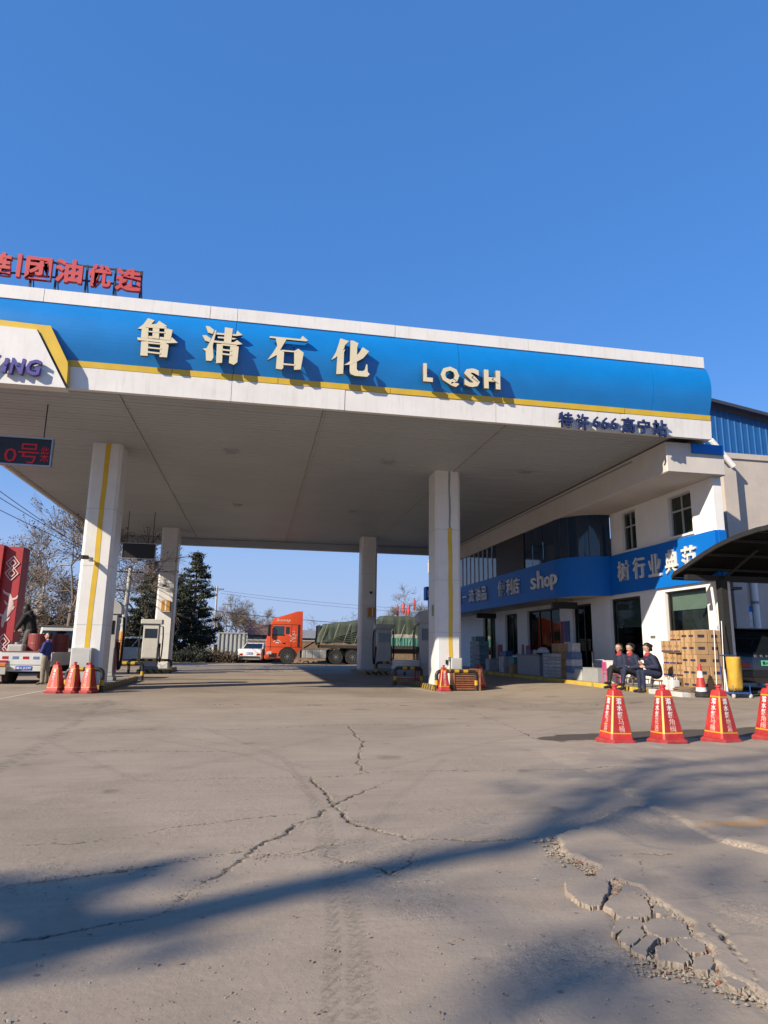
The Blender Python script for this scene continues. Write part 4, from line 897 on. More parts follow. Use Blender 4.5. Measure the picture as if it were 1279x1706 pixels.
t = T('conduit', 'thin white conduit with black switch at the near right column foot', 'conduit', (5.80, 19.92, .13)); B().cyl((0,0,0), (0,0,.85), .02, n=8).o('pipe', m_wall, t); B().box(-.11, -.05, -.03, .02, .62, .75).o('switch', m_black, t); B().box(-.03, .03, -.04, .0, .72, .84).o('junction_box', m_steel, t)
tag(B().box(5.378, 5.388, 20.2, 20.4, 2.2, 2.55).o('column_notice', M('green_notice', (.30,.36,.14), .6, var=.3)), 'small green notice on the left side of the near right column', 'notice')
# grey box on red stand behind the right column
t = T('equipment_box', 'grey ribbed metal box on a red stand left of the near right column', 'box', (5.05, 22.6, 0))
b = B().box(-.42, .42, -.25, .25, .5, .82); b.o('case', m_cabinet, t, bev=.015)
for k in range(4): B().box(-.43, .43, -.262, -.251, .53+k*.075, .57+k*.075).o('rib', m_steel, t)
for x in (-.38, .38):
    for y in (-.2, .2): B().box(x-.025, x+.025, y-.025, y+.025, 0, .5).o('leg', m_pred, t)
B().box(-.36, .36, -.2, .2, .2, .24).o('shelf', m_pred, t)
# ================================================================ cones
def cone_base():
    t = T('traffic_cone', 'x', 'traffic cone'); H = .70
    def sq(r, z, c): return [(s0*r if not f else s0*(r-c), s1*(r-c) if not f else s1*r, z) for s0, s1, f in ((1,-1,0),(1,1,0),(1,1,1),(-1,1,1),(-1,1,0),(-1,-1,0),(-1,-1,1),(1,-1,1))]
    B().rings([sq(.205,0,.06), sq(.21,.035,.065), sq(.185,.062,.06), sq(.155,.066,.03)]).o('base', m_conebase, t, smooth=25)
    R_ = lambda z: .158-(.158-.068)*(z-.066)/(.66-.066)
    B().rings([sq(R_(.06),.06,.02), sq(R_(.13),.13,.018)]).o('collar', m_cone, t)
    B().rings([sq(R_(.13)-.0,.1305,.018), sq(R_(.595),.595,.014)]).o('yellow_sleeve', m_coney, t)
    B().rings([sq(R_(.595)+.003,.5955,.014), sq(R_(.66)+.002,.655,.014), sq(R_(.66)-.012,.672,.014)]).o('cap', m_cone, t)
    B().lathe([(.03,.668),(.032,.69),(.026,.70),(.042,.71),(.042,.728),(.02,.738)], 12).o('knob', m_cone, t, smooth=30)
    for f in range(4):
        b = B(); ro = Matrix.Rotation(f*math.pi/2, 3, 'Z'); vs = []
        for z, m_ in ((.148, .020), (.578, .015)):
            r = R_(z); wv = r-m_
            for e in (.0, .004): vs += [ro @ Vector((-wv, -r+.001-e, z)), ro @ Vector((wv, -r+.001-e, z))]
        b.add(vs, [(0,1,5,4),(2,3,7,6),(0,1,3,2),(4,5,7,6),(0,2,6,4),(1,3,7,5)]); b.o('red_panel', m_cone, t)
    return t, R_
proto, R_ = cone_base()
def cone_text(t, f, words, mat=None):
    """vertical lettering lying on sloped face f (0..3)"""
    slope = math.atan((.158-.068)/(.66-.066)); ro = Matrix.Rotation(f*math.pi/2, 4, 'Z')
    n = len(words); z = .572
    for i, ch in enumerate(words):
        big = i < 3; hh = .078 if big else .080; z -= hh/2+.003
        r = R_(z)+.0045
        o = letter(ch, (0,0,0), hh*.98, hh, m_paper if big else m_ctx, ext=.0012, bold=.02 if big else .0, parent=t, name='lettering')
        o.matrix_local = ro @ Matrix.Translation((0, -r, z)) @ Matrix.Rotation(-slope, 4, 'X') @ FX.to_4x4() @ Matrix.Diagonal((*o.scale, 1))
        z -= hh/2+.003
m_ctx = M('cone_print_pale', (.78,.50,.42), .6)
def cone(label, x, y, rz, ta=None, tb=None, group=None, sc=1.):
    t = dup(proto, (x, y, gz(x, y)), rz, label); t['group'] = group; t.scale = (sc,)*3; t.rotation_euler = (rng.uniform(-.022,.022), rng.uniform(-.022,.022), rz+rng.uniform(-.1,.1))
    if ta: cone_text(t, 3, ta)
    if tb: cone_text(t, 0, tb)
    return t
gF = 'red cones lined up across the forecourt'
yaw = R2D(5)
fc = [G(1026,1238), G(1112,1238), G(1202,1237), G(1288,1236)]
cone('red cone with yellow edging, leftmost of the front row', fc[0].x, fc[0].y, yaw, '潜水艇卫浴', '潜水艇马桶', gF, 1.04)
cone('red cone with yellow edging, second from left in the front row', fc[1].x, fc[1].y, yaw-.06, '潜水艇花洒', '潜水艇角阀', gF, 1.04)
cone('red cone with yellow edging, third from left in the front row', fc[2].x, fc[2].y, yaw+.05, '潜水艇马桶', '潜水艇地漏', gF, 1.04)
cone('red cone cut by the right picture edge, last of the front row', fc[3].x, fc[3].y, yaw, '潜水艇角阀', '潜水艇花洒', gF, 1.04)
gL = 'red cones at the near left column'
for (px, lb, rz, w_) in ((89, 'leftmost of three red cones before the near left column', -.35, '潜水艇卫浴'), (117, 'middle one of three red cones before the near left column', -.5, '潜水艇角阀'), (144, 'rightmost of three red cones before the near left column', -.4, '潜水艇马桶')):
    g_ = G(px, 1155); cone(lb, g_.x, g_.y+.12, rz, None, w_, gL, 1.02)
gR = 'red cones at the near right column'
g_ = G(738.5, 1151); cone('red cone left of the slatted crate at the near right column', g_.x, g_.y, .1, None, '潜水艇地漏', gR, 1.0)
g_ = G(799, 1147); cone('red cone half hidden right of the slatted crate', g_.x, g_.y, .5, None, '潜水艇花洒', gR, 1.0)
for o in list(proto.children): bpy.data.objects.remove(o)
bpy.data.objects.remove(proto)
# slatted wooden crate
g_ = G(778, 1151)
t = T('slatted_crate', 'brown wooden slatted crate between two cones at the near right column', 'crate', (g_.x, g_.y+.3, 0), .0)
w, d, h = .40, .28, .60
for sx in (-1, 1):
    for sy in (-1, 1): B().box(sx*w-.03, sx*w+.03, sy*d-.03, sy*d+.03, 0, h).o('corner_post', m_wood, t, bev=.004)
for k in range(9):
    z = .04+k*.063; j = rng.uniform(-.004,.004)
    for sy in (-1, 1): B().box(-w+.031, w-.031, sy*d-.012, sy*d+.012, z+j, z+.036+j).o('slat', m_wood, t)
    for sx in (-1, 1): B().box(sx*w-.012, sx*w+.012, -d+.031, d-.031, z+j, z+.036+j).o('slat', m_wood, t)
for s_ in (-1, 1): B().box(-w, w, s_*d-.03, s_*d+.03, h+.001, h+.025).o('rim', m_wood, t); B().box(s_*w-.03, s_*w+.03, -d+.031, d-.031, h+.001, h+.025).o('rim', m_wood, t)
B().box(-w+.02, w-.02, -d+.02, d-.02, .02, .5).o('liner', m_bband, t)
# ================================================================ vehicles
m_tyre = M('tyre', (.018,.017,.016), .9, dirt=.4); m_rim = M('alloy_rim', (.45,.45,.46), .35, .8, dirt=.2); m_chrome = M('chrome', (.6,.6,.6), .15, 1.)
m_lamp_r = M('red_lamp', (.40,.012,.01), .2); m_lamp_o = M('amber_lamp', (.75,.20,.02), .25); m_lamp_w = M('clear_lamp', (.6,.6,.6), .15)
m_vglass = M('car_glass', (.010,.014,.018), .04, spec=.8); m_under = M('underbody', (.012,.012,.012), .9)
def wheel(t, x, y, r, w, rim=m_rim, dual=False):
    s_ = 1 if x > 0 else -1; b = B()
    pr = [(r*.58,-w/2),(r*.93,-w/2),(r,-w*.36),(r,w*.36),(r*.93,w/2),(r*.58,w/2)]
    b.rings([[(x+q, y+R*math.cos(2*math.pi*k/24), r+R*math.sin(2*math.pi*k/24)) for k in range(24)] for R, q in pr]); o = b.o('wheel', m_tyre, t, smooth=40)
    q = x+s_*(w/2-.03)
    B().tube([(q-s_*.06, y, r), (q, y, r)], r*.585, 24).o('rim', rim, o)
    for k in range(5):
        a = 2*math.pi*k/5+.3; B().tube([(q+s_*.012, y+r*.1*math.cos(a), r+r*.1*math.sin(a)), (q+s_*.008, y+r*.54*math.cos(a), r+r*.54*math.sin(a))], r*.07, 5).o('spoke', rim, o)
    B().tube([(q, y, r), (q+s_*.035, y, r)], r*.15, 10).o('hub', rim, o)
    return o
def frustum(b, x0, x1, xt0, xt1, y0, y1, yt0, yt1, z0, z1):
    b.add([(x0,y0,z0),(x1,y0,z0),(x1,y1,z0),(x0,y1,z0),(xt0,yt0,z1),(xt1,yt0,z1),(xt1,yt1,z1),(xt0,yt1,z1)], [(3,2,1,0),(4,5,6,7),(0,1,5,4),(1,2,6,5),(2,3,7,6),(3,0,4,7)])
def car(name, label, loc, rz, paint, W, st, cab, wheels, r=.33, plate=None, pcol=None, van=False):
    """st: stations (y, zbottom, ztop, halfwidth) rear to front; cab: (yb0,yb1,yt0,yt1,zbelt,zroof)"""
    t = T(name, label, 'car', loc, rz); b = B(); rs = []
    for y, z0, z1, w in st:
        zm = (z0+z1)/2
        half = [(w*.88,z0),(w*.985,z0+.10),(w,zm),(w*.985,z1-.10),(w*.93,z1-.03),(w*.80,z1)]
        rs.append([(x,y,z) for x, z in half]+[(-x,y,z) for x, z in half[::-1]])
    b.rings(rs); b.o('body', paint, t, smooth=35)
    yb0, yb1, yt0, yt1, zb, zr = cab; w0, w1 = W*.92, W*.74
    b = B(); frustum(b, -w0, w0, -w1, w1, yb0, yb1, yt0, yt1, zb-.06, zr); b.o('cabin', paint, t, bev=.07, seg=3, smooth=40)
    def sp(s_, y, f):                                                      # point on the side glass plane
        x = w0+(w1-w0)*f; return (s_*(x+.006), y, zb-.06+(zr-zb+.06)*f)
    yl = lambda f: yb0+(yt0-yb0)*f; yh = lambda f: yb1+(yt1-yb1)*f
    n = 3 if van else 2
    for s_ in (-1, 1):
        f0, f1 = .14, .86
        for k in range(n):
            a0 = yl(f0)+.14+(yh(f0)-yl(f0)-.28)*k/n+.03; c0 = yl(f0)+.14+(yh(f0)-yl(f0)-.28)*(k+1)/n-.03
            a1 = yl(f1)+.12+(yh(f1)-yl(f1)-.24)*k/n+.03; c1 = yl(f1)+.12+(yh(f1)-yl(f1)-.24)*(k+1)/n-.03
            q = [sp(s_,a0,f0), sp(s_,c0,f0), sp(s_,c1,f1), sp(s_,a1,f1)]
            B().rings([[Vector(p)+Vector((s_*e,0,0)) for p in q] for e in (-.02, 0)]).o('side_window', m_vglass, t)
            if not van or k > 0: B().box(s_*(W+.001)-.01, s_*(W+.001)+.01, a0+.12, a0+.30, zb-.14, zb-.11).o('door_handle', paint, t)
        B().box(s_*(w0+.02)-.09 if s_ > 0 else s_*(w0+.02)-.09, s_*(w0+.02)+.09, yb1-.45, yb1-.30, zb+.02, zb+.16).o('mirror', paint, t, bev=.03)
    for nm, yb_, yt_, s_ in (('rear_window', yb0, yt0, -1), ('windscreen', yb1, yt1, 1)):
        q = []
        for f, m_ in ((.14, .10), (.88, .08)):
            x = w0+(w1-w0)*f-m_; y = yb_+(yt_-yb_)*f+s_*.006; z = zb-.06+(zr-zb+.06)*f; q += [(-x,y,z), (x,y,z)]
        q = [q[0], q[1], q[3], q[2]]
        B().rings([[Vector(p)+Vector((0,s_*e,0)) for p in q] for e in (-.02, 0)]).o(nm, m_vglass, t)
    for y in wheels:
        for s_ in (-1, 1):
            B().tube([(s_*(W-.12), y, r+.02), (s_*(W+.004), y, r+.02)], r*1.17, 24).o('wheel_arch', m_under, t)
            wheel(t, s_*(W-.10), y, r, .22)
    ys0, zs0, zs1, ws0 = st[0]; yr = ys0
    for s_ in (-1, 1):
        B().box(s_*ws0*.78-.13, s_*ws0*.78+.13, yr-.012, yr+.05, zs1-.24, zs1-.10).o('tail_lamp', m_lamp_r, t, bev=.01)
        yf, zf0, zf1, wf = st[-1]; B().box(s_*wf*.72-.15, s_*wf*.72+.15, yf-.05, yf+.012, zf1-.22, zf1-.08).o('headlight', m_lamp_w, t, bev=.01)
    B().box(-ws0*.95, ws0*.95, yr-.03, yr+.08, zs0+.02, zs0+.20).o('rear_bumper', m_black, t, bev=.02)
    if plate:
        o = B().box(-.22, .22, yr-.030, yr-.012, zs0+.32, zs0+.46).o('number_plate', pcol, t)
        letter(plate, (0, yr-.032, zs0+.39), .40, .10, m_paper if pcol is m_plb else m_black, ext=.002, bold=.01, parent=o, name='plate_text')
    return t
m_plb = M('plate_blue', (.02,.08,.45), .4, var=.02); m_plg = M('plate_green', (.12,.55,.30), .4, var=.02)
# white sedan in front of the lorry (seen from behind)
p = G(428, 1105)
car('parked_sedan', 'white sedan parked nose away beside the orange truck', (p.x, p.y+2.2, 0), R2D(-14), M('white_car_paint', (.72,.72,.72), .25, coat=.6), .90,
    [(-2.3,.30,.78,.80),(-2.22,.24,1.0,.86),(-1.6,.22,1.05,.90),(-.9,.22,.98,.90),(.6,.22,.95,.90),(1.3,.22,.90,.89),(2.0,.24,.78,.84),(2.28,.30,.62,.74)], (-1.75,1.05,-.85,.25,.98,1.45), (-1.45,1.4), .33, '鲁B73K2', m_plb)
# pale green van beyond the near left column
p = G(222, 1107)
car('parked_van', 'pale green compact van parked beyond the near left column', (p.x, p.y, 0), R2D(100), M('pale_green_paint', (.55,.62,.60), .3, coat=.5), .85,
    [(-2.0,.32,.95,.78),(-1.9,.26,1.05,.84),(-.8,.24,1.05,.85),(.8,.24,1.02,.85),(1.5,.26,.92,.83),(2.0,.32,.75,.72)], (-1.9,1.45,-1.7,.55,1.0,1.65), (-1.25,1.25), .32, van=True)
# black SUV at the carport
p = G(1246, 1160, .12)
suvp = M('black_car_paint', (.012,.014,.020), .25, coat=.8, spec=.6)
suv = car('parked_suv', 'black SUV with green number plate parked nose in under the carport', (p.x+1.0, p.y+2.5, gz(13,15)), R2D(-4), suvp, .95,
    [(-2.35,.42,.92,.84),(-2.28,.30,1.08,.90),(-1.5,.25,1.12,.95),(.8,.25,1.08,.95),(1.6,.25,1.02,.93),(2.2,.28,.92,.88),(2.4,.35,.75,.78)], (-2.25,1.35,-1.75,.45,1.06,1.70), (-1.45,1.45), .37, '鲁A·FA58', m_plg)
b = B().box(-.62, .62, -2.02, -1.62, 1.70, 1.735); b.o('roof_spoiler', suvp, suv, bev=.012)
B().box(-.70, .70, -2.375, -2.34, .52, .545).o('chrome_strip', m_chrome, suv)
for i, ch in enumerate('ERNAV'): letter(ch, (-.34+i*.17, -2.33, .99), .09, .06, m_steel, ext=.004, bold=.01, parent=suv, name='badge_letter')
# ---------------------------------------------------------------- orange tractor unit and its semi trailer
m_or = M('orange_cab', (.72,.085,.018), .35, var=.10, coat=.4, dirt=.12); m_tank = M('tank_grey', (.42,.42,.40), .5, .2, dirt=.35); m_chas = M('chassis', (.03,.028,.026), .8, dirt=.5)
p0 = G(478, 1106.5); TY = p0.y; mpp = (G(560,1107).x-p0.x)/82.
tr = T('tractor_truck', 'orange long haul tractor truck facing left on the road behind the canopy', 'truck', (p0.x, TY+1.25, 0))
fx = lambda px: (px-480)*.0435                            # along the vehicle, metres from the front axle
B_ = None
HW = 1.25
prof = [(-1.52,.32),(-1.56,1.0),(-1.5,1.75),(-1.28,2.75),(-1.02,3.18),(-.2,3.42),(.55,3.68),(.98,3.70),(1.02,.95),(.72,.95),(.62,.42),(.52,.36),(-.0,.36)]
b = B(); b.prism(prof, lambda q: (q[0], -HW, q[1]), lambda q: (q[0], HW, q[1])); b.o('cab', m_or, tr, bev=.06, seg=2, smooth=40)
B().add([(-1.52,-1.1,1.78),(-1.52,1.1,1.78),(-1.30,1.02,2.66),(-1.30,-1.02,2.66)], [(0,1,2,3)]).o('windscreen', m_vglass, tr, loc=(-.022,0,0.005))
B().box(-1.02, -.30, -HW-.012, -HW-.001, 2.02, 2.62).o('door_window', M('teal_glass', (.02,.05,.05), .05, spec=.8), tr, bev=.005)
B().box(-.18, .08, -HW-.010, -HW-.001, 2.08, 2.58).o('quarter_window', m_vglass, tr)
B().box(-1.15, -.24, -HW-.014, -HW-.006, 1.96, 2.015).o('window_sill', m_black, tr)
for x in (-1.22, .22): B().box(x-.012, x+.012, -HW-.006, -HW-.001, .95, 2.7).o('door_seam', m_black, tr)
B().box(-1.45, .98, -HW-.006, -HW-.001, 1.16, 1.19).o('side_seam', m_black, tr)
B().box(-.36, -.20, -HW-.03, -HW-.001, 1.40, 1.48).o('door_handle', m_black, tr)
B().box(.66, .82, -HW-.008, -HW-.001, 1.2, 2.75).o('side_vent', m_under, tr)
B().box(-1.45, -1.25, -HW-.32, -HW-.16, 1.9, 2.7).o('mirror', m_black, tr, bev=.04); B().tube([(-1.3,-HW,2.75),(-1.38,-HW-.22,2.75),(-1.36,-HW-.24,2.6)], .025, 6).o('mirror_arm', m_black, tr)
B().box(-1.30, -.75, -HW-.008, -HW-.001, .45, .75).o('step_recess', m_under, tr)
b = B(); letter('Sunny', (-.35, -HW-.004, 3.02), 1.05, .24, m_wl, ext=.006, bold=.0, parent=tr, name='side_lettering', shear=.25)
B().tube([(-1.0,-HW-.004,1.50),(-.9,-HW-.004,1.60),(-.75,-HW-.004,1.64),(-.6,-HW-.004,1.60),(-.5,-HW-.004,1.50)], .022, 5).o('door_mark', m_paper, tr); B().box(-.86, -.64, -HW-.006, -HW-.001, 1.44, 1.50).o('door_mark', m_paper, tr)
b = B()
for k in range(14):
    a = k*2.4; x = .35+.22*math.cos(a)*(.3+k/18); z = 1.85+.36*math.sin(a)*(.4+k/18); b.tube([(x,-HW-.004,z),(x+.08*math.cos(a*1.7),-HW-.004,z+.1*math.sin(a*1.7)),(x+.15*math.cos(a*1.3),-HW-.004,z+.06)], .012, 4)
o = b.o('painted_mark', m_paper, tr); o['kind'] = 'stuff'
for z0, z1, nm in ((.36,.62,'front_bumper'),(.66,.80,'grille_slat'),(.9,1.04,'grille_slat'),(1.12,1.26,'grille_slat')): B().box(-1.60, -1.54, -1.05, 1.05, z0, z1).o(nm, m_under if nm != 'front_bumper' else m_or, tr)
B().box(-1.46, -1.12, -HW-.012, -HW-.001, .66, .86).o('headlight', m_lamp_w, tr, bev=.01)
B().box(-1.5, .6, -HW-.009, -HW-.001, .37, .42).o('sill_strip', m_under, tr)
B().box(-1.16, .60, -HW-.006, -HW-.001, 2.72, 2.75).o('roof_seam', m_black, tr)
def bigwheel(t, x, y, r=.52, w=.32):
    b = B(); pr = [(r*.55,-w/2),(r*.94,-w/2),(r,-w*.38),(r,w*.38),(r*.94,w/2),(r*.55,w/2)]
    b.rings([[(x+R*math.cos(2*math.pi*k/28), y+q, r+R*math.sin(2*math.pi*k/28)) for k in range(28)] for R, q in pr]); o = b.o('wheel', m_tyre, t, smooth=40)
    B().tube([(x,y-w/2+.02,r),(x,y+w/2-.05,r)], r*.56, 24).o('rim', m_tank, o); B().tube([(x,y-w/2-.02,r),(x,y-w/2+.04,r)], r*.2, 12).o('hub', m_rim, o)
    for k in range(8): a = k*math.pi/4; B().tube([(x+r*.36*math.cos(a),y-w/2-.005,r+r*.36*math.sin(a)),(x+r*.36*math.cos(a),y-w/2+.03,r+r*.36*math.sin(a))], .03, 6).o('wheel_nut', m_steel, o)
for x in (0., 3.42, 4.62):
    for s_ in (-1, 1): bigwheel(tr, x, s_*(HW-.125))
b = B()
arch = [(.66*math.cos(a), .52+.66*math.sin(a)) for a in [k*math.pi/12 for k in range(13)]]
b.prism(arch, lambda q: (q[0], -HW-.008, q[1]), lambda q: (q[0], -HW+.5, q[1])); b.o('wheel_arch', m_under, tr)
B().box(1.0, 5.4, -.45, .45, .75, 1.02).o('chassis', m_chas, tr)
for a, c in ((1.02,1.28),(1.29,1.78),(1.79,2.28),(2.29,2.74)): B().box(a, c, -HW+.02, -.5, .42, 1.0).o('side_tank', m_tank, tr, bev=.03)
B().box(1.02, 2.74, .5, HW-.02, .42, 1.0).o('side_tank', m_tank, tr, bev=.03)
for x in (3.42, 4.62):
    b = B(); ar = [(x+.62*math.cos(a), .52+.62*math.sin(a)) for a in [k*math.pi/12 for k in range(13)]]; ar2 = [(x+.58*math.cos(a), .52+.58*math.sin(a)) for a in [k*math.pi/12 for k in range(12,-1,-1)]]
    for s_ in (-1, 1): b = B(); b.prism(ar+ar2, lambda q: (q[0], s_*.75, q[1]), lambda q: (q[0], s_*(HW-.0), q[1])); b.o('mudguard', m_black, tr)
B().tube([(1.15,-.6,1.1),(1.9,-.5,1.55),(2.6,-.4,1.75)], .05, 6).o('air_line', m_black, tr)
# semi trailer with green tarpaulin
m_tarp = M('green_tarpaulin', (.060,.080,.055), .75, var=.25, sc=2, dirt=.15); m_canv = M('pale_canvas', (.42,.40,.33), .8, var=.2); m_gside = M('green_sideboard', (.03,.20,.15), .5, dirt=.25)
tl = T('semi_trailer', 'flat semi trailer with green sideboards under a green tarpaulin', 'trailer', (tr.location.x+2.3, TY+1.25, 0))
TL = 13.2
B().box(.0, TL, -1.22, 1.22, 1.15, 1.36).o('deck', m_chas, tl)
for s_ in (-1, 1): B().box(1.6, TL, s_*.45-.06, s_*.45+.06, .82, 1.149).o('beam', m_chas, tl)
for x in (9.3, 10.6, 11.9):
    for s_ in (-1, 1): bigwheel(tl, x, s_*1.05)
for s_ in (-1, 1): B().box(3.15, 3.3, s_*.8-.08, s_*.8+.08, .02, 1.149).o('landing_leg', m_chas, tl)
x = 4.6
while x < TL-.2:
    b = B().box(x, x+1.3, -1.25, -1.21, 1.37, 1.95); o = b.o('sideboard', m_gside, tl)
    for k in range(6): B().box(x+.06+k*.21, x+.15+k*.21, -1.275, -1.251, 1.40, 1.92).o('board_rib', MATS.get('pale_green_rib') or M('pale_green_rib', (.16,.38,.30), .5, dirt=.2), o)
    x += 1.32
b = B(); n = 120; rows = []
for i in range(n+1):
    t_ = i/n; x = -.15+t_*(TL+.1); ramp = min(1, max(0, x/3.6)); zt = 2.75+.45*ramp if x < 4.4 else 3.48
    if x < .25: zt -= (.25-x)*1.6
    zl = (1.52 if x < 4.4 else 2.18)-.05*math.sin(x*3); ring = []
    fold = .035*math.sin(x*9+1.5*math.sin(x*2))+.03*math.sin(x*23)
    for s_, f in ((-1,0.),(-1,.25),(-1,.5),(-1,.75),(-1,.95),(-.86,1.03),(-.4,1.06),(0,1.07),(.4,1.06),(.86,1.03),(1,.95),(1,.5),(1,0.)):
        z = zl+(zt-zl)*f+.02*math.sin(x*5+f*7); y = s_*(1.24+fold*(1-f*.6)*(1 if abs(s_) == 1 else 0))
        ring.append((x+.15*(1-f)*math.sin(x*4.), y, z))
    rows.append(ring)
b.rings(rows, cap=True, close=False); b.o('tarpaulin', m_tarp, tl, smooth=True)
b = B(); rows = []
for i in range(81):
    x = 4.5+i*(TL-4.6)/80; rows.append([(x,-1.262-.012*math.sin(x*11),1.955),(x,-1.275-.02*math.sin(x*8),2.1),(x,-1.262,2.21)])
b.rings(rows, cap=False, close=False); b.o('canvas_skirt', m_canv, tl, smooth=True)
for k in range(16):
    x = .5+k*.8; B().tube([(x,-1.30,2.9),(x-.25,-1.33,2.2),(x-.5,-1.27,1.4)], .014, 5).o('tie_rope', m_canv, tl)
for k in range(5): B().tube([(.3,-1.29,1.55+.03*k),(2.2,-1.31,1.62+.16*k),(4.2,-1.29,1.75+.28*k)], .025, 5).o('tarp_fold', m_tarp, tl)
B().box(-.18, .0, -.9, .9, 1.37, 2.75).o('headboard', m_chas, tl)
# ---------------------------------------------------------------- small white pickup at the left
m_pw = M('pickup_white', (.62,.63,.62), .4, dirt=.3, coat=.2); m_pst = M('pickup_blue_sticker', (.10,.18,.36), .5)
a, c = G(-3, 1140), G(78, 1139)
pk = T('pickup_truck', 'small white pickup with drums in its bed at the near left column', 'pickup truck', ((a.x+c.x)/2, (a.y+c.y)/2, 0), R2D(-3))
PW = .74
B().box(-PW, PW, 0, 2.45, .52, .60).o('bed_floor', m_pw, pk)
tg = B().box(-PW, PW, -.03, .02, .55, .93).o('tailgate', m_pw, pk, bev=.01)
for k in range(5): B().box(-PW+.08+k*.29, -PW+.25+k*.29, -.038, -.031, .72, .80).o('sticker', m_pst if k % 2 else m_lamp_r, tg)
B().box(-PW+.02, PW-.02, -.05, -.031, .93, .955).o('tailgate_rail', M('reflector_red', (.5,.05,.04), .4), pk)
for s_ in (-1, 1):
    B().box(s_*PW-.03, s_*PW+.03, .021, 2.45, .55, .93).o('bed_side', m_pw, pk)
    B().box(s_*.60-.11, s_*.60+.11, -.07, -.005, .60, .68).o('tail_lamp', m_lamp_r, pk)
    for y in (.75, 3.3): wheel(pk, s_*(PW-.10), y, .30, .19)
B().box(-.70, .70, -.09, .05, .36, .53).o('rear_bumper', m_pw, pk, bev=.02)
pl_ = B().box(-.23, .23, -.102, -.092, .40, .52).o('number_plate', m_plb, pk); letter('鲁A·J529P', (0, -.104, .46), .42, .085, m_paper, ext=.002, bold=.01, parent=pl_, name='plate_text')
B().box(-.5, .5, .1, 2.4, .30, .5).o('chassis', m_under, pk)
b = B(); frustum(b, -.73, .73, -.60, .60, 2.5, 4.15, 2.62, 3.55, .50, 1.78); cbn = b.o('cab', MATS.get('pickup_grey') or M('pickup_grey', (.45,.46,.45), .35, coat=.3, dirt=.2), pk, bev=.08, seg=3, smooth=40)
B().add([(-.58,2.535,1.05),(.58,2.535,1.05),(.52,2.605,1.62),(-.52,2.605,1.62)], [(0,1,2,3)]).o('rear_window', m_vglass, pk, loc=(0,-.012,0))
for s_ in (-1, 1): B().add([(s_*.692,2.75,1.08),(s_*.692,3.8,1.08),(s_*.628,3.45,1.62),(s_*.628,2.8,1.62)], [(0,1,2,3)]).o('side_window', m_vglass, pk, loc=(s_*.012,0,0))
B().box(-.70, .70, 4.0, 4.35, .35, .85).o('bonnet', m_pw, pk, bev=.05)
hoop = B().tube([(-.70,2.35,.93),(-.68,2.38,1.55),(-.6,2.4,1.74),(.6,2.4,1.74),(.68,2.38,1.55),(.70,2.35,.93)], .028, 8).o('load_hoop', m_black, pk, smooth=40)
def inbed(x, y, z=.60): v = Matrix.Rotation(R2D(-3), 3, 'Z') @ Vector((x, y, z)); return pk.location+v
m_drum = M('red_drum', (.26,.035,.03), .5, var=.2, dirt=.25)
def drum(label, x, y):
    t = T('oil_drum', label, 'drum', inbed(x, y), group='red drums in the pickup bed'); r = .285
    B().lathe([(r*.97,0),(r,.02),(r*.985,.28),(r*1.015,.30),(r*.985,.32),(r*.985,.56),(r*1.015,.58),(r*.985,.60),(r,.86),(r*.97,.88)], 28).o('shell', m_drum, t)
    B().lathe([(.035,.88),(.035,.90)], 10, (.15,0,0)).o('bung', m_steel, t)
drum('red steel drum nearest the tailgate of the white pickup', .02, .75); drum('red steel drum by the cab of the white pickup', .34, 1.75)
t = T('white_container', 'dirty white plastic container in the pickup bed left of the drums', 'container', inbed(-.46, .45)); B().box(-.22, .22, -.2, .2, 0, .55).o('body', M('dirty_plastic', (.50,.49,.46), .6, dirt=.6), t, bev=.05, seg=2); B().lathe([(.08,.55),(.08,.61)], 12).o('cap', m_grey, t)
# low trailer corner at the left picture edge
a = G(10, 1140)
lt = T('cargo_trailer', 'low beige cargo trailer corner with amber lamp at the left picture edge', 'trailer', (a.x-.1, a.y, 0))
B().box(-1.3, .08, -.1, 2.2, .45, .53).o('bed', MATS['dirty_plastic'], lt, bev=.01); B().box(-1.3, .08, -.14, -.101, .28, .5).o('rear_beam', MATS['dirty_plastic'], lt, bev=.01); B().box(-.22, .07, -.165, -.141, .51, .60).o('tail_lamp', m_lamp_o, lt, bev=.01); B().box(-1.3, .06, -.12, -.08, .531, .62).o('lamp_bar', m_grey, lt)
wheel(lt, -.02, .35, .24, .16); wheel(lt, -1.2, .35, .24, .16)
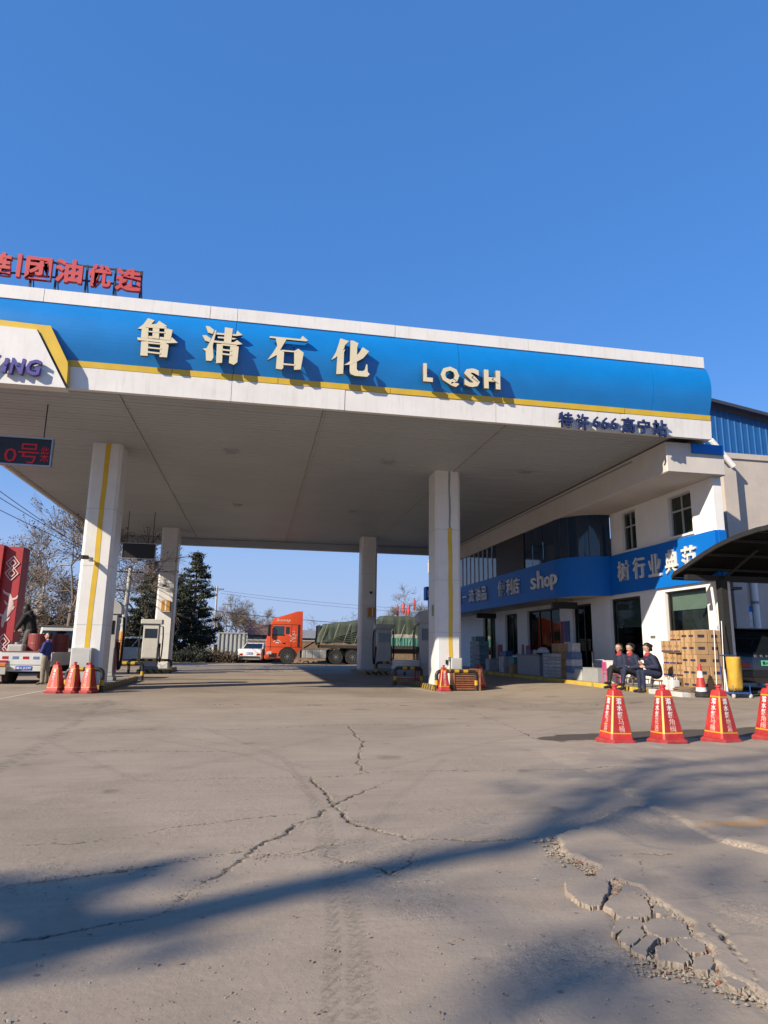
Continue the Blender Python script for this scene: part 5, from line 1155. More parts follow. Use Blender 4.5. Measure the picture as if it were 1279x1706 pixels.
# ================================================================ people
m_skin = M('skin', (.52,.30,.21), .55, var=.05); m_hair = M('dark_hair', (.012,.010,.009), .6); m_navyj = M('navy_jacket', (.012,.018,.055), .8, var=.25, sc=8); m_redc = M('red_collar', (.42,.02,.03), .8)
m_bluej = M('blue_jacket', (.02,.035,.19), .8, var=.25, sc=8); m_khaki = M('khaki_trousers', (.26,.22,.17), .85, var=.2, sc=8); m_blackc = M('black_clothes', (.012,.012,.014), .85, var=.3, sc=8); m_navyt = M('navy_trousers', (.014,.022,.06), .85, var=.25, sc=8)
m_shoe = M('dark_shoes', (.02,.018,.017), .6); m_whitej = M('white_badge', (.6,.6,.6), .7); m_gt = M('grey_trousers', (.10,.09,.085), .85, var=.3, sc=9)
def capsule(b, p0, p1, r0, r1, n=12):
    p0, p1 = Vector(p0), Vector(p1); d = p1-p0
    d = d.normalized() if d.length > 1e-6 else Vector((0,0,1))
    pts = []; rad = []
    for k in range(5): a = math.pi/2*k/4; pts.append(p0-d*r0*math.cos(a)); rad.append(max(1e-4, r0*math.sin(a)))
    for k in range(5): a = math.pi/2*k/4; pts.append(p1+d*r1*math.sin(a)); rad.append(max(1e-4, r1*math.cos(a)))
    a = d.orthogonal().normalized(); c = d.cross(a)
    b.rings([[p+(a*math.cos(2*math.pi*k/n)+c*math.sin(2*math.pi*k/n))*r for k in range(n)] for p, r in zip(pts, rad)])
def hand(w, dirv, side, curl, sk):
    """palm and five bent fingers; w wrist, dirv pointing direction, side thumb side"""
    w = Vector(w); d = Vector(dirv).normalized(); s_ = Vector(side).normalized(); nrm = d.cross(s_); out = [(w, w+d*.05, .026, .030, sk), (w+d*.05-s_*.02, w+d*.075-s_*.02, .02, .018, sk), (w+d*.05+s_*.02, w+d*.075+s_*.02, .02, .018, sk)]
    for i, (off, ln) in enumerate(((.030,.062),(.010,.072),(-.011,.068),(-.031,.052))):
        a = w+d*.085+s_*off; m_ = a+d*ln*.55+nrm*curl*.018; out += [(a, m_, .0115, .0105, sk), (m_, m_+d*ln*.35+nrm*curl*.035, .0105, .0095, sk)]
    a = w+d*.03+s_*.03; m_ = a+s_*.028+d*.022; out += [(a, m_, .014, .0125, sk), (m_, m_+d*.03+s_*.004+nrm*curl*.01, .0125, .011, sk)]
    return out
def person(name_label, loc, rz, caps, head, face, mats, extras=()):
    t = T('person', name_label, 'person', loc, rz)
    h = Vector(head); f = Vector(face).normalized(); up = Vector((0,0,1)); sd = up.cross(f).normalized(); up = f.cross(sd)
    SK, HR = 0, 1
    caps = list(caps)+[(h+up*.02, h-up*.035+f*.02, .090, .072, SK), (h-up*.07+f*.045, h-up*.085+f*.05, .045, .036, SK), (h+f*.092+up*.01, h+f*.108-up*.018, .011, .015, SK),
        (h+sd*.088, h+sd*.088-up*.03, .014, .012, SK), (h-sd*.088, h-sd*.088-up*.03, .014, .012, SK),
        (h+up*.045-f*.028, h+up*.04-f*.045, .092, .090, HR), (h-f*.045+up*.0, h-f*.055-up*.06, .088, .070, HR), (h+sd*.06-f*.02, h+sd*.07-f*.03-up*.03, .045, .04, HR), (h-sd*.06-f*.02, h-sd*.07-f*.03-up*.03, .045, .04, HR)]+[(h+Vector(a), h+Vector(c), r0, r1, HR) for a, c, r0, r1 in extras]
    b = B()
    for p0, p1, r0, r1, _ in caps: capsule(b, p0, p1, r0, r1)
    o = b.o('body', mats[0], t)
    rm = o.modifiers.new('r', 'REMESH'); rm.mode = 'VOXEL'; rm.voxel_size = .0115
    sm = o.modifiers.new('s', 'SMOOTH'); sm.iterations = 2; sm.factor = .5
    dg = bpy.context.evaluated_depsgraph_get(); dg.update(); me = bpy.data.meshes.new_from_object(o.evaluated_get(dg)); me.name = 'body'
    o.modifiers.clear(); o.data = me; me.materials.clear()
    for q in mats: me.materials.append(q)
    n = len(me.polygons); cen = np.empty(n*3); me.polygons.foreach_get('center', cen); cen = cen.reshape(-1, 3)
    best = np.full(n, 1e9); idx = np.zeros(n, int)
    for p0, p1, r0, r1, mi in caps:
        a = np.array(p0); d = np.array(p1)-a; l2 = d@d+1e-12; tt = np.clip(((cen-a)@d)/l2, 0, 1); ds = np.linalg.norm(cen-a-tt[:, None]*d, axis=1)-(r0+(r1-r0)*tt)
        k = ds < best; best = np.where(k, ds, best); idx = np.where(k, mi, idx)
    me.polygons.foreach_set('material_index', idx.astype(np.int32)); me.polygons.foreach_set('use_smooth', np.ones(n, bool)); me.update()
    for s_ in (-1, 1): q = h+f*.086+sd*s_*.032+up*.012; B().lathe([(.001,-.007),(.009,-.004),(.009,.004),(.001,.007)], 8, q).o('eye', m_hair, t)
    q = h+f*.088-up*.052; B().cbox(q, (.016,.03,.007)).o('mouth', m_redc, t)
    return t
# material slots: 0 skin 1 hair 2 jacket 3 trousers 4 shoes 5 accent
def seated(label, loc, rz, lean, look, pose, mats, cross=False, extras=()):
    s_ = .46; x0 = lean
    C = [((0,0,s_+.06),(.02,0,s_+.16),.17,.175,2), ((.02,0,s_+.16),(x0*.6,0,s_+.36),.175,.175,2), ((x0*.6,0,s_+.36),(x0,0,s_+.46),.17,.12,2), ((x0+.01,.0,s_+.455),(x0+.03,0,s_+.50),.112,.092,5), ((x0,0,s_+.50),(x0+.03,0,s_+.60),.048,.046,0)]
    for k in (-1, 1):
        hip = (0, k*.10, s_+.04); kn = (.43, k*(.11 if not cross else .05), s_+.07+(.07 if cross and k > 0 else 0)); an = (.42 if not (cross and k > 0) else .56, k*.11, .11 if not (cross and k > 0) else .24)
        C += [(hip, kn, .098, .072, 3), (kn, an, .068, .046, 3), (an, (an[0]+.02, an[1], an[2]-.05), .046, .045, 4), ((an[0]-.02, an[1], an[2]-.055), (an[0]+.16, an[1], an[2]-.065), .042, .036, 4)]
        sh = (x0-.01, k*.165, s_+.44); C.append(((x0,0,s_+.43), sh, .11, .078, 2))
        el, wr, hd = pose[0 if k < 0 else 1]
        C += [(sh, el, .086, .07, 2), (el, wr, .066, .045, 2), (Vector(el).lerp(Vector(wr), .25), Vector(el).lerp(Vector(wr), .4), .054, .052, 2)]
        C += hand(wr, hd, (0, -k*.6, .7), .6, 0)
    return person(label, loc, rz, C, (x0+.05, 0, s_+.70), look, mats, extras)
NV = [m_skin, m_hair, m_navyj, m_navyt, m_shoe, m_redc]
bun = [((-.10,0,.06), (-.13,0,.05), .05, .045)]
pony = [((-.09,0,.02),(-.13,0,-.06),.04,.03)]
lap = (((.08,-.24,.66), (.30,-.10,.58), (1,.3,-.1)), ((.08,.24,.66), (.30,.10,.60), (1,-.3,-.1)))
phone = (((.10,-.24,.68), (.34,-.06,.72), (.8,.3,.5)), ((.10,.24,.68), (.32,.08,.66), (.9,-.3,.2)))
face_h = (((.16,-.20,.72), (.24,-.06,.98), (.0,.2,1)), ((.10,.24,.66), (.32,.10,.62), (.9,-.3,.1)))
PZ = .15
def onkerb(px, X_): return P(0, X_, px, 1100).y
sy = [onkerb(1034, 10.45), onkerb(1060, 10.45), onkerb(1092, 10.45)]
seated('person in navy work jacket with red collar, leftmost of three sitting on the kerb', (10.50, sy[0], PZ), math.pi+.15, .06, (.9,.35,-.05), lap, [m_skin, m_hair, m_navyj, m_blackc, m_shoe, m_redc], True, pony)
seated('person in navy work clothes raising a hand to the face, middle of three sitting', (10.46, sy[1], PZ), math.pi+.1, .16, (.9,.1,-.35), face_h, NV, True, bun)
seated('person in navy work clothes bent over both hands, rightmost of three sitting', (10.44, sy[2], PZ), math.pi-.05, .17, (.85,-.1,-.5), phone, NV, False, bun+pony)
m_stool = M('stool_wood', (.30,.17,.09), .6)
for k, (y, lab) in enumerate(((sy[0], 'low stool under the leftmost sitting person'), (sy[1], 'low stool under the middle sitting person'), (sy[2], 'low stool under the rightmost sitting person'))):
    t = T('low_stool', lab, 'stool', (10.56, y, .25), group='low stools on the kerb')
    B().box(-.17, .15, -.18, .18, .20, .235).o('seat', m_stool, t, bev=.01)
    for sx in (-.14, .12):
        for q in (-.15, .15): B().tube([(sx,q,.2),(sx*1.15,q*1.1,0)], .014, 6).o('leg', m_steel, t)
# boy with folded arms by the pickup
g_ = G(72, 1141); H = .86
C = [((0,0,.92),(0,0,1.0),.13,.14,2), ((0,0,1.0),(.0,0,1.30),.14,.15,2), ((0,0,1.30),(0,0,1.42),.14,.09,2), ((0,0,1.42),(.01,0,1.52),.05,.048,0), ((0,0,1.40),(0,0,1.44),.08,.07,2)]
for k in (-1, 1):
    C += [((0,k*.09,.90),(.01,k*.11,.50),.105,.085,3), ((.01,k*.11,.50),(-.01,k*.12,.12),.082,.070,3), ((-.01,k*.12,.10),(.14,k*.14,.045),.05,.042,4), ((0,0,1.34),(0,k*.17,1.36),.11,.075,2), ((0,k*.18,1.35),(.06,k*.23,1.10),.072,.06,2), ((.06,k*.23,1.10),(.20,-k*.06,1.14+k*.03),.058,.04,2)]
    C += hand((.19,-k*.08,1.14+k*.03), (-.2,-k*1,.1), (0,0,1), .5, 0)
bp = person('person in blue jacket and khaki trousers standing with folded arms by the pickup', (g_.x, g_.y, 0), R2D(165), [(Vector(a), Vector(c), r0, r1, mi) for a, c, r0, r1, mi in C], (.02,0,1.64), (.75,.55,0), [m_skin, m_hair, m_bluej, m_khaki, m_shoe, m_bluej])
bp.scale = (H,)*3
# person in black squatting on the pickup bed edge
q = inbed(-.30, 1.0, .60)
C = [((0,0,.95),(.04,0,1.05),.17,.17,2), ((.04,0,1.05),(.14,0,1.32),.18,.19,2), ((.14,0,1.32),(.19,0,1.46),.18,.12,2), ((.19,0,1.46),(.22,0,1.54),.08,.07,2), ((.15,0,1.44),(.13,0,1.5),.12,.11,2)]
for k in (-1, 1):
    C += [((0,k*.11,.92),(.10,k*.13,.50),.115,.09,3), ((.10,k*.13,.50),(-.02,k*.13,.11),.085,.06,3), ((-.03,k*.13,.07),(.16,k*.15,.05),.05,.042,4), ((.16,0,1.38),(.15,k*.20,1.38),.13,.10,2), ((.15,k*.20,1.38),(.26,k*.27,1.12),.092,.075,2), ((.26,k*.27,1.12),(.42,k*.16,1.0),.072,.05,2)]
    C += hand((.42,k*.16,1.0), (.8,-k*.4,-.3), (0,-k*.5,.7), .6, 0)
person('person in black hooded jacket bending over in the pickup bed', q, R2D(160), [(Vector(a), Vector(c), r0, r1, mi) for a, c, r0, r1, mi in C], (.28,0,1.64), (.9,.2,-.4), [m_skin, m_hair, m_blackc, m_gt, m_shoe, m_blackc], [((-.02,0,.02),(-.03,0,-.04),.12,.11)])
# ================================================================ cartons by the shop corner
cg = 'brown cartons stacked by the shop corner'
def carton_mesh(w, d, h, band):
    t = T('carton', 'x', 'carton', group=cg)
    B().box(-w/2, w/2, -d/2, d/2, 0, h).o('box', m_card, t, bev=.006)
    B().box(-w/2-.002, w/2+.002, -.03, .03, .02, h+.002).o('tape', m_tape, t)
    if band:
        B().box(-w/2-.003, -w/2-.0005, -d/2+.01, d/2-.01, .015, .055).o('printed_band', m_bprint, t); B().box(-w/2+.01, w/2-.01, -d/2-.003, -d/2-.0005, .015, .055).o('printed_band', m_bprint, t)
    B().box(-w/2-.004, -w/2-.0005, -d*.32, d*.32, h*.45, h*.62).o('printed_mark', m_print if not band else m_tape, t)
    B().box(-w*.25, w*.25, -d/2-.003, -d/2-.0005, h*.4, h*.65).o('printed_mark', m_print, t)
    return t
ca = carton_mesh(.70, .292, .315, True); cb = carton_mesh(.36, .285, .30, False); cc = carton_mesh(.40, .30, .285, True)
ordn = ['first','second','third','fourth','fifth','sixth','seventh']
rown = ['bottom row','second row from the ground','third row from the ground','fourth row from the ground']
xx, y0 = 11.62, 15.86
for r in range(4):
    for k in range(5):
        dup(ca, (xx+rng.uniform(-.035,.03)+(.03*r if r < 3 else 0), y0+.15+k*.30+rng.uniform(-.006,.006), .252+r*.3165), rng.uniform(-.02,.02), 'banded brown carton, %s from right, %s row of the tall stack' % (ordn[k], ['bottom','second','third','fourth'][r]))
for k in range(5): dup(cc, (11.77, y0+.15+k*.305, .252+4*.3165), rng.uniform(-.03,.03), 'brown carton on top of the tall stack, %s from the right' % ordn[k])
for c in range(3):
    for r in range(5):
        dup(cb, (11.04+.0*c+(.37 if c == 2 else 0), [15.72,15.42,15.42][c]-.0+rng.uniform(-.006,.006), .252+r*.302), rng.uniform(-.06,.06), 'printed carton, %s up, in the %s narrow column' % (ordn[r], ['left','right','rear'][c]))
dup(cb, (10.78, 16.15, .252), .25, 'single carton lying in front of the stack behind the white jugs')
for o in (ca, cb, cc):
    for ch in list(o.children): bpy.data.objects.remove(ch)
    bpy.data.objects.remove(o)
# flattened card and pallet in front
m_flat = M('flattened_card', (.26,.18,.12), .85, var=.3, sc=6)
t = T('cardboard_heap', 'heap of flattened brown cardboard on the ground before the carton stack', 'cardboard', (10.62, 15.35, .25))
for k in range(7): B().cbox((0,0,.012+k*.016), (.5-.03*k, .75-.04*k, .013)).o('sheet', m_flat, t, rot=(0,0,rng.uniform(-.3,.3)))
# striped cone on a tyre base
rc = T('striped_cone', 'red and white banded cone standing before the cartons', 'traffic cone', (10.72, 14.98, gz(10.7,15)+.10)); prof = [(.13,.03),(.022,.70)]
def cr(z): return .135-(.135-.025)*z/.70
B().lathe([(.20,0),(.20,.03),(.14,.035)], 20).o('base', m_bband, rc)
for z0, z1, mt in ((.036,.13,m_paper),(.131,.36,m_cone),(.361,.52,m_paper),(.521,.70,m_cone)): B().lathe([(cr(z0),z0),(cr(z1),z1)], 20).o('band', mt, rc, smooth=40)
tag(B().lathe([(.12,0),(.24,.0),(.26,.03),(.26,.07),(.24,.10),(.12,.10)], 24, (10.72,14.98,gz(10.7,15))).o('old_tyre', m_tyre, smooth=40), 'old black tyre under the red and white cone', 'tyre')
# white jugs
m_jug = M('jug_plastic', (.70,.69,.66), .4)
for k, (x, y, lb) in enumerate(((10.50, 15.98, 'white plastic jug in front of the cartons, left one'), (10.50, 15.73, 'white plastic jug in front of the cartons, right one'))):
    t = T('plastic_jug', lb, 'jug', (x, y, .252)); B().box(-.10, .10, -.10, .10, 0, .27).o('body', m_jug, t, bev=.035, seg=2, smooth=40); B().lathe([(.035,.27),(.035,.32),(.025,.325)], 12, (-.04,0,0)).o('cap', m_jug, t); B().tube([(.02,0,.26),(.03,0,.34),(.08,0,.33),(.085,0,.24)], .013, 6).o('handle', m_jug, t)
# poles leaning at the corner
for k, (x, y, lb) in enumerate(((11.35, 15.1, 'thin white pole leaning on the cartons, left one'), (11.5, 15.0, 'thin white pole leaning by the carport post, right one'))):
    tag(B().tube([(x-.2, y-.1, .14), (x+.1, y+.2, 2.0)], .010, 8).o('leaning_pole', m_wall), lb, 'pole')
# yellow bag trolley under the carport
bt = P(1, 14.85, 1226, 1150)
t = T('bag_trolley', 'yellow cloth bag on a blue wheeled trolley frame under the carport', 'trolley', (bt.x, bt.y, gz(12,15)))
m_ybag = M('yellow_bag', (.58,.34,.03), .7, var=.2, sc=6); b = B(); rs = []
for z, s_ in ((.16,.85),(.25,1.0),(.5,.96),(.75,1.0),(.92,1.02),(.97,.98)): rs.append([(.165*s_*math.cos(a)*(1+.09*math.sin(5*a+z*7)), .16*s_*math.sin(a)*(1+.09*math.sin(4*a-z*5)), z) for a in [2*math.pi*k/24 for k in range(24)]])
b.rings(rs); b.o('bag', m_ybag, t, smooth=True)
m_bfr = M('blue_frame', (.03,.10,.36), .5)
for x in (-.23, .23):
    for y in (-.2, .2): B().cyl((x,y,.1), (x,y,1.0 if y > 0 else .3), .009, n=6).o('upright', m_bfr, t); B().tube([(x-.015,y,.05),(x+.015,y,.05)], .05, 12).o('castor', m_cabinet, t)
B().box(-.25, .25, -.22, .22, .10, .13).o('base', m_bfr, t)
for y in (.2,): B().cyl((-.23,y,1.0), (.23,y,1.0), .014, n=6).o('top_rail', m_bfr, t)
# ================================================================ goods along the shaded shopfront
def YX(px, X_): return P(0, X_, px, 1100).y
AZ = .25
m_water = M('water_pack', (.20,.33,.40), .25, var=.35, sc=14, rnd=.15); m_wpk = M('white_pack', (.55,.56,.60), .45, var=.3, sc=10, rnd=.15); m_bpk = M('blue_pack', (.10,.20,.42), .45, var=.3, sc=10, rnd=.2); m_cap = M('bottle_cap', (.05,.25,.5), .5)
def pack(label, x, y, z, w, d, h, mat, grp):
    t = T('drink_pack', label, 'drink pack', (x, y, z), rng.uniform(-.03,.03), group=grp)
    B().box(-w/2, w/2, -d/2, d/2, 0, h-.02).o('wrap', mat, t, bev=.012)
    for i in range(2):
        for j in range(2): B().lathe([(.016,0),(.016,.018)], 8, (-w*.22+i*w*.44, -d*.22+j*d*.44, h-.02)).o('bottle_cap', m_cap, t)
yw = YX(800, 11.35)
for r in range(6):
    for k in range(4): pack('water pack in the tall stack, %s tier up, %s from the left' % (ordn[r], ordn[k]), 11.3, yw+.55-.37*k, AZ+r*.232, .52, .35, .23, m_water, 'water packs stacked by the shop')
for k in range(2): pack('blue wrapped water pack on top of the tall water stack, %s one' % ['rear','front'][k], 11.3, yw+.35-.4*k, AZ+6*.232, .5, .35, .23, m_water, 'water packs stacked by the shop')
def box1(name, label, cat, x, y, z, w, d, h, mat, rz=0., lid=None):
    t = T(name, label, cat, (x, y, z), rz); B().box(-w/2, w/2, -d/2, d/2, 0, h).o('body', mat, t, bev=.008); B().box(-w/2-.004, w/2+.004, -d/2-.004, d/2+.004, h+.0005, h+.02).o('top', lid or mat, t); return t
def chair(label, x, y, rz, mat, fr, sh=.43, hb=.42, arms=False):
    t = T('chair', label, 'chair', (x, y, AZ), rz)
    B().box(-.21, .21, -.21, .21, sh, sh+.035).o('seat', mat, t, bev=.01); B().box(.18, .215, -.20, .20, sh+.10, sh+hb).o('backrest', mat, t, bev=.01)
    for a in (-.19, .19):
        for c in (-.19, .19): B().tube([(a,c,sh),(a*1.12,c*1.1,0)], .014, 6).o('leg', fr, t)
        B().tube([(.2,a,sh),(.2,a,sh+hb-.03)], .014, 6).o('back_post', fr, t)
        if arms: B().tube([(.2,a*1.15,sh+.22),(-.15,a*1.15,sh+.22),(-.17,a*1.15,sh)], .016, 6).o('armrest', fr, t)
m_redp = M('red_plastic', (.30,.02,.025), .45); m_pinkp = M('pink_plastic', (.62,.08,.25), .45); m_blkp = M('black_seat', (.015,.015,.016), .6)
chair('dark red chair beside the water packs', 11.25, YX(829, 11.3), .2, m_redp, m_dark, .5, .7)
chair('dark red chair with tall back left of the counter', 11.45, YX(862, 11.4), -.2, m_redp, m_dark, .5, .7)
chair('dark red chair beside the tall backed red chair near the counter', 11.45, YX(872, 11.4), .1, m_redp, m_dark, .5, .65)
box1('white_case', 'white case standing before the first red chair', 'box', 10.95, YX(818, 10.95), AZ, .4, .45, .52, m_wpk)
for r in range(3): box1('drink_case', 'white and blue drink case, %s up, stacked left of the carton' % ordn[r], 'box', 10.9, YX(842, 10.9), AZ+r*.225, .4, .55, .2, m_wpk, rng.uniform(-.1,.1))
box1('bag_bundle', 'pale blue bundle on top of the drink cases', 'bundle', 10.9, YX(843, 10.9), AZ+.68, .35, .5, .2, m_bpk, .2)
box1('open_carton', 'small brown carton under a teal bundle beside the counter', 'carton', 10.8, YX(858, 10.8), AZ, .4, .42, .35, m_card)
box1('teal_bundle', 'teal wrapped bundle on the small brown carton', 'bundle', 10.8, YX(858, 10.8), AZ+.375, .38, .4, .26, M('teal_wrap', (.10,.34,.38), .4, var=.3, sc=8), .15)
t = T('counter', 'grey metal sales counter in front of the curtained door', 'counter', (10.95, YX(890, 10.95), AZ)); B().box(-.28, .28, -1.1, 1.1, 0, .76).o('front', MATS.get('counter_grey') or M('counter_grey', (.33,.36,.40), .45, dirt=.1), t, bev=.01); B().box(-.32, .32, -1.15, 1.15, .761, .80).o('top', m_grey, t, bev=.008)
for i, dy in enumerate((-.5,-.2,.15,.5)): box1('small_item', 'small dark item on the grey counter, %s from the right' % ordn[i], 'item', 10.95, YX(890, 10.95)+dy, AZ+.802, .16, .2, .10+.05*(i % 2), [m_print, m_wpk, m_redp, m_bpk][i], .3*i)
for c in range(2):
    for r in range(7): box1('white_parcel', 'white wrapped parcel in the %s column beside the counter, %s up' % (['left','right'][c], ordn[r]), 'parcel', 10.78, YX(915, 10.78)-.42*c, AZ+r*.122, .35, .40, .095, m_wpk, rng.uniform(-.05,.05))
t = T('tarp_bundle', 'crumpled pale plastic sheet over the end of the counter', 'plastic sheet', (10.80, YX(908, 10.8)+.15, AZ+.86)); b = B(); rs = []
for z, s_ in ((0,1.),(.08,.95),(.16,.7),(.22,.3)): rs.append([(.22*s_*math.cos(a)*(1+.2*math.sin(5*a+z*9)), .3*s_*math.sin(a)*(1+.2*math.sin(4*a-z*5)), z) for a in [2*math.pi*k/18 for k in range(18)]])
b.rings(rs); b.o('sheet', m_wpk, t, smooth=True)
for r in range(4): box1('dark_carton', 'dim brown carton in the column by the poster pillar, %s up' % ordn[r], 'carton', 11.2, YX(936, 11.2), AZ+r*.305, .5, .62, .28, m_card, rng.uniform(-.05,.05))
for r in range(4): box1('drink_case', 'blue and white drink case, %s up, beside the dark doorway' % ordn[r], 'box', 10.85, YX(956, 10.85), AZ+r*.225, .4, .42, .2, m_bpk if r % 2 else m_wpk, rng.uniform(-.08,.08))
box1('snack_box', 'pale snack box on top of the drink cases by the doorway', 'box', 10.9, YX(957, 10.9), AZ+.9, .3, .34, .30, m_wpk)
box1('stone_block', 'grey concrete block standing on the kerb by the doorway', 'block', 10.62, YX(990, 10.62), AZ, .34, .95, .42, M('planter_grey', (.34,.35,.36), .8, dirt=.2, bump=.3))
box1('grey_bin', 'small grey box between the drink cases and the concrete block', 'box', 10.75, YX(970, 10.75), AZ, .35, .5, .34, m_cabinet)
chair('black seated office chair behind the concrete block', 11.15, YX(998, 11.15), 2.6, m_blkp, m_steel, .46, .5, True)
chair('pink plastic chair left of the sitting people', 10.62, YX(1017, 10.62), 2.9, m_pinkp, m_pinkp, .28, .36)
box1('white_table', 'small white covered table behind the leftmost sitting person', 'table', 11.05, YX(1024, 11.05), AZ, .5, .6, .66, M('white_cloth', (.62,.61,.60), .8), 0.)
# ================================================================ background
m_bark = M('bark', (.20,.165,.135), .9, var=.3, sc=6, bump=.6, bsc=30); m_twig = M('twigs', (.20,.16,.13), .9, var=.3); m_dead = M('dead_leaves', (.17,.115,.075), .85, var=.4, sc=3); m_needle = M('pine_needles', (.040,.048,.026), .8, var=.45, sc=2); m_needle2 = M('pine_needles_light', (.075,.085,.042), .8, var=.4, sc=2)
m_shrub = M('shrub_leaves', (.045,.055,.03), .8, var=.5, sc=3); m_brnsh = M('brown_shrub', (.11,.075,.05), .85, var=.4, sc=3)
def branch(b, tips, p, d, ln, r, depth, R, spread=.55, up=.15):
    n = 3; pts = [p]; q = p.copy(); dd = d.copy()
    for k in range(n):
        dd = (dd+Vector((R.gauss(0,.13), R.gauss(0,.13), R.gauss(0,.10)+up*.12))).normalized(); q = q+dd*ln/n; pts.append(q.copy())
    b.tube(pts, [r, r*.88, r*.76, r*.62], 6 if r > .04 else 3, cap=False)
    if depth <= 0: tips.append((q, dd)); return
    for k in range(R.choice((2,3,3)) if depth > 1 else 3):
        i = R.choice((1,2,3)) if k else 3
        nd = (dd+Vector((R.gauss(0,spread), R.gauss(0,spread), R.gauss(0,spread*.7)+up))).normalized()
        branch(b, tips, pts[i].copy(), nd, ln*R.uniform(.62,.82), r*.62*(1 if i < 3 else 1.05), depth-1, R, spread, up)
def leafquad(b, c, s_, R):
    a = Vector((R.gauss(0,1), R.gauss(0,1), R.gauss(0,1))).normalized(); e = a.orthogonal().normalized(); f = a.cross(e)
    b.add([c-e*s_-f*s_*.5, c+e*s_-f*s_*.5, c+e*s_*.8+f*s_*.6, c-e*s_*.8+f*s_*.6], [(0,1,2,3)])
def bare_tree(label, x, y, h, seed, depth=5, leaves=3, twigs=5, group='bare winter trees', lean=(0,0), r0=None, trunk=.30):
    R = random.Random(seed); t = T('bare_tree', label, 'tree', (x, y, 0), group=group); b = B(); tips = []
    r = r0 or h*.018; p1 = Vector((lean[0]*h*trunk, lean[1]*h*trunk, h*trunk))
    b.tube([(0,0,-.1), p1*.5+Vector((R.gauss(0,.04),R.gauss(0,.04),0)), p1], [r*1.25, r, r*.9], 8, cap=False)
    for k in range(4): branch(b, tips, p1*(.75+.25*(k/3)), Vector((R.gauss(0,.55), R.gauss(0,.55), 1)).normalized(), h*R.uniform(.20,.27), r*.62, depth-1, R)
    b.o('trunk', m_bark, t, smooth=True)
    c = B(); l = B()
    for p, d in tips:
        for k in range(twigs):
            e = p+(d+Vector((R.gauss(0,.6),R.gauss(0,.6),R.gauss(0,.5)))).normalized()*h*R.uniform(.03,.08); c.tube([p-d*h*.02, e], [.008, .004], 3, cap=False)
            if R.random() < leaves/5: leafquad(l, e, R.uniform(.03,.06), R)
    o = c.o('crown', m_twig, t)
    if l.v: l.o('leaves', m_dead, o)
    return t
def at(px, Y_): return P(1, Y_, px, 1075).x
bare_tree('tall bare tree with brown leaf remains right of the red arch', at(112, 36), 36, 10.2, 5, 6, 4, 7, r0=.11)
bare_tree('smaller bare tree between the red arch and the tall tree', at(70, 42), 42, 7.6, 8, 6, 4, 5, r0=.09)
bare_tree('bare tree with brown crown behind the dark evergreen', at(238, 58), 58, 10.6, 11, 6, 3, 6, r0=.12)
bare_tree('bare tree far behind the metal fence', at(386, 70), 70, 7.6, 21, 6, 1, 6, r0=.11, trunk=.14)
bare_tree('pale bare tree behind the brick wall by the cab', at(428, 66), 66, 6.4, 31, 6, 1, 6, r0=.09, trunk=.14)
bare_tree('bare tree above the green tarpaulin', at(668, 75), 75, 7.6, 41, 6, 1, 6, r0=.10)
bare_tree('bare tree at the left behind the canopy wires', at(20, 60), 60, 8.5, 51, 5, 3, 6)
bare_tree('thin bare tree left of the far left column', at(170, 70), 70, 8.5, 61, 5, 2, 5)
def conifer(label, x, y, h, w, seed, dens=1.):
    R = random.Random(seed); t = T('conifer', label, 'tree', (x, y, 0), group='evergreens behind the station'); b = B(); b.tube([(0,0,-.1),(R.gauss(0,.05),0,h*.5),(0,0,h*.98)], [h*.02,h*.014,.01], 8); 
    nl = B(); nd = B(); z = h*.12
    while z < h*.98:
        f = (z/h); rad = w*(1-f)**.75*(.75+.4*R.random())
        for k in range(int(5+6*(1-f))):
            a = R.uniform(0, 6.283); ln = rad*R.uniform(.6,1.1); tip = Vector((math.cos(a)*ln, math.sin(a)*ln, z+ln*R.uniform(.0,.25)))
            base = Vector((0,0,z)); b.tube([base, base.lerp(tip,.5)+Vector((0,0,-.05*ln)), tip], [.03,.02,.008], 4, cap=False)
            for q in range(int(5*dens+ln*4*dens)):
                s_ = R.uniform(.35,1.03); c = base.lerp(tip, s_)+Vector((R.gauss(0,.12),R.gauss(0,.12),R.gauss(0,.06)))
                tgt = nl if R.random() < .35 else nd
                for e in range(8): leafquad(tgt, c+Vector((R.gauss(0,.10),R.gauss(0,.10),R.gauss(0,.06))), R.uniform(.03,.075), R)
        z += h*.042*R.uniform(.8,1.2)
    b.o('trunk', m_bark, t, smooth=True); o = nd.o('crown', m_needle, t); nl.o('needle_tips', m_needle2, o)
conifer('tall dark evergreen right of the far left column', at(319, 55), 55, 8.9, 3.0, 3, 2.4)
conifer('dark evergreen left of the far left column', at(243, 52), 52, 6.6, 2.6, 4, 2.4)
conifer('dark evergreen close behind the far left column', at(290, 57), 57, 6.6, 3.0, 6, 2.4)
def shrub(label, x, y, w, h, seed, mat=None, n=1500, ls=.06):
    R = random.Random(seed); t = T('shrub', label, 'shrub', (x, y, 0), group='roadside shrubs'); b = B(); l = B()
    for k in range(26):
        a = R.uniform(0,6.28); rr = R.random()**.5; tip = Vector((math.cos(a)*w*rr, math.sin(a)*w*.6*rr, h*(1-.5*rr*rr)*R.uniform(.7,1.08))); b.tube([(tip.x*.2,tip.y*.2,0), tip*.6+Vector((0,0,.1)), tip], [.02,.012,.004], 3, cap=False)
        for q in range(n//26):
            s_ = R.uniform(.25,1.02); c = Vector((tip.x*(.2+.8*s_), tip.y*(.2+.8*s_), tip.z*s_))+Vector((R.gauss(0,.14),R.gauss(0,.14),R.gauss(0,.11))); leafquad(l, c, R.uniform(.5,1.1)*ls, R)
    b.o('stem', m_twig, t); l.o('foliage', mat or m_shrub, t)
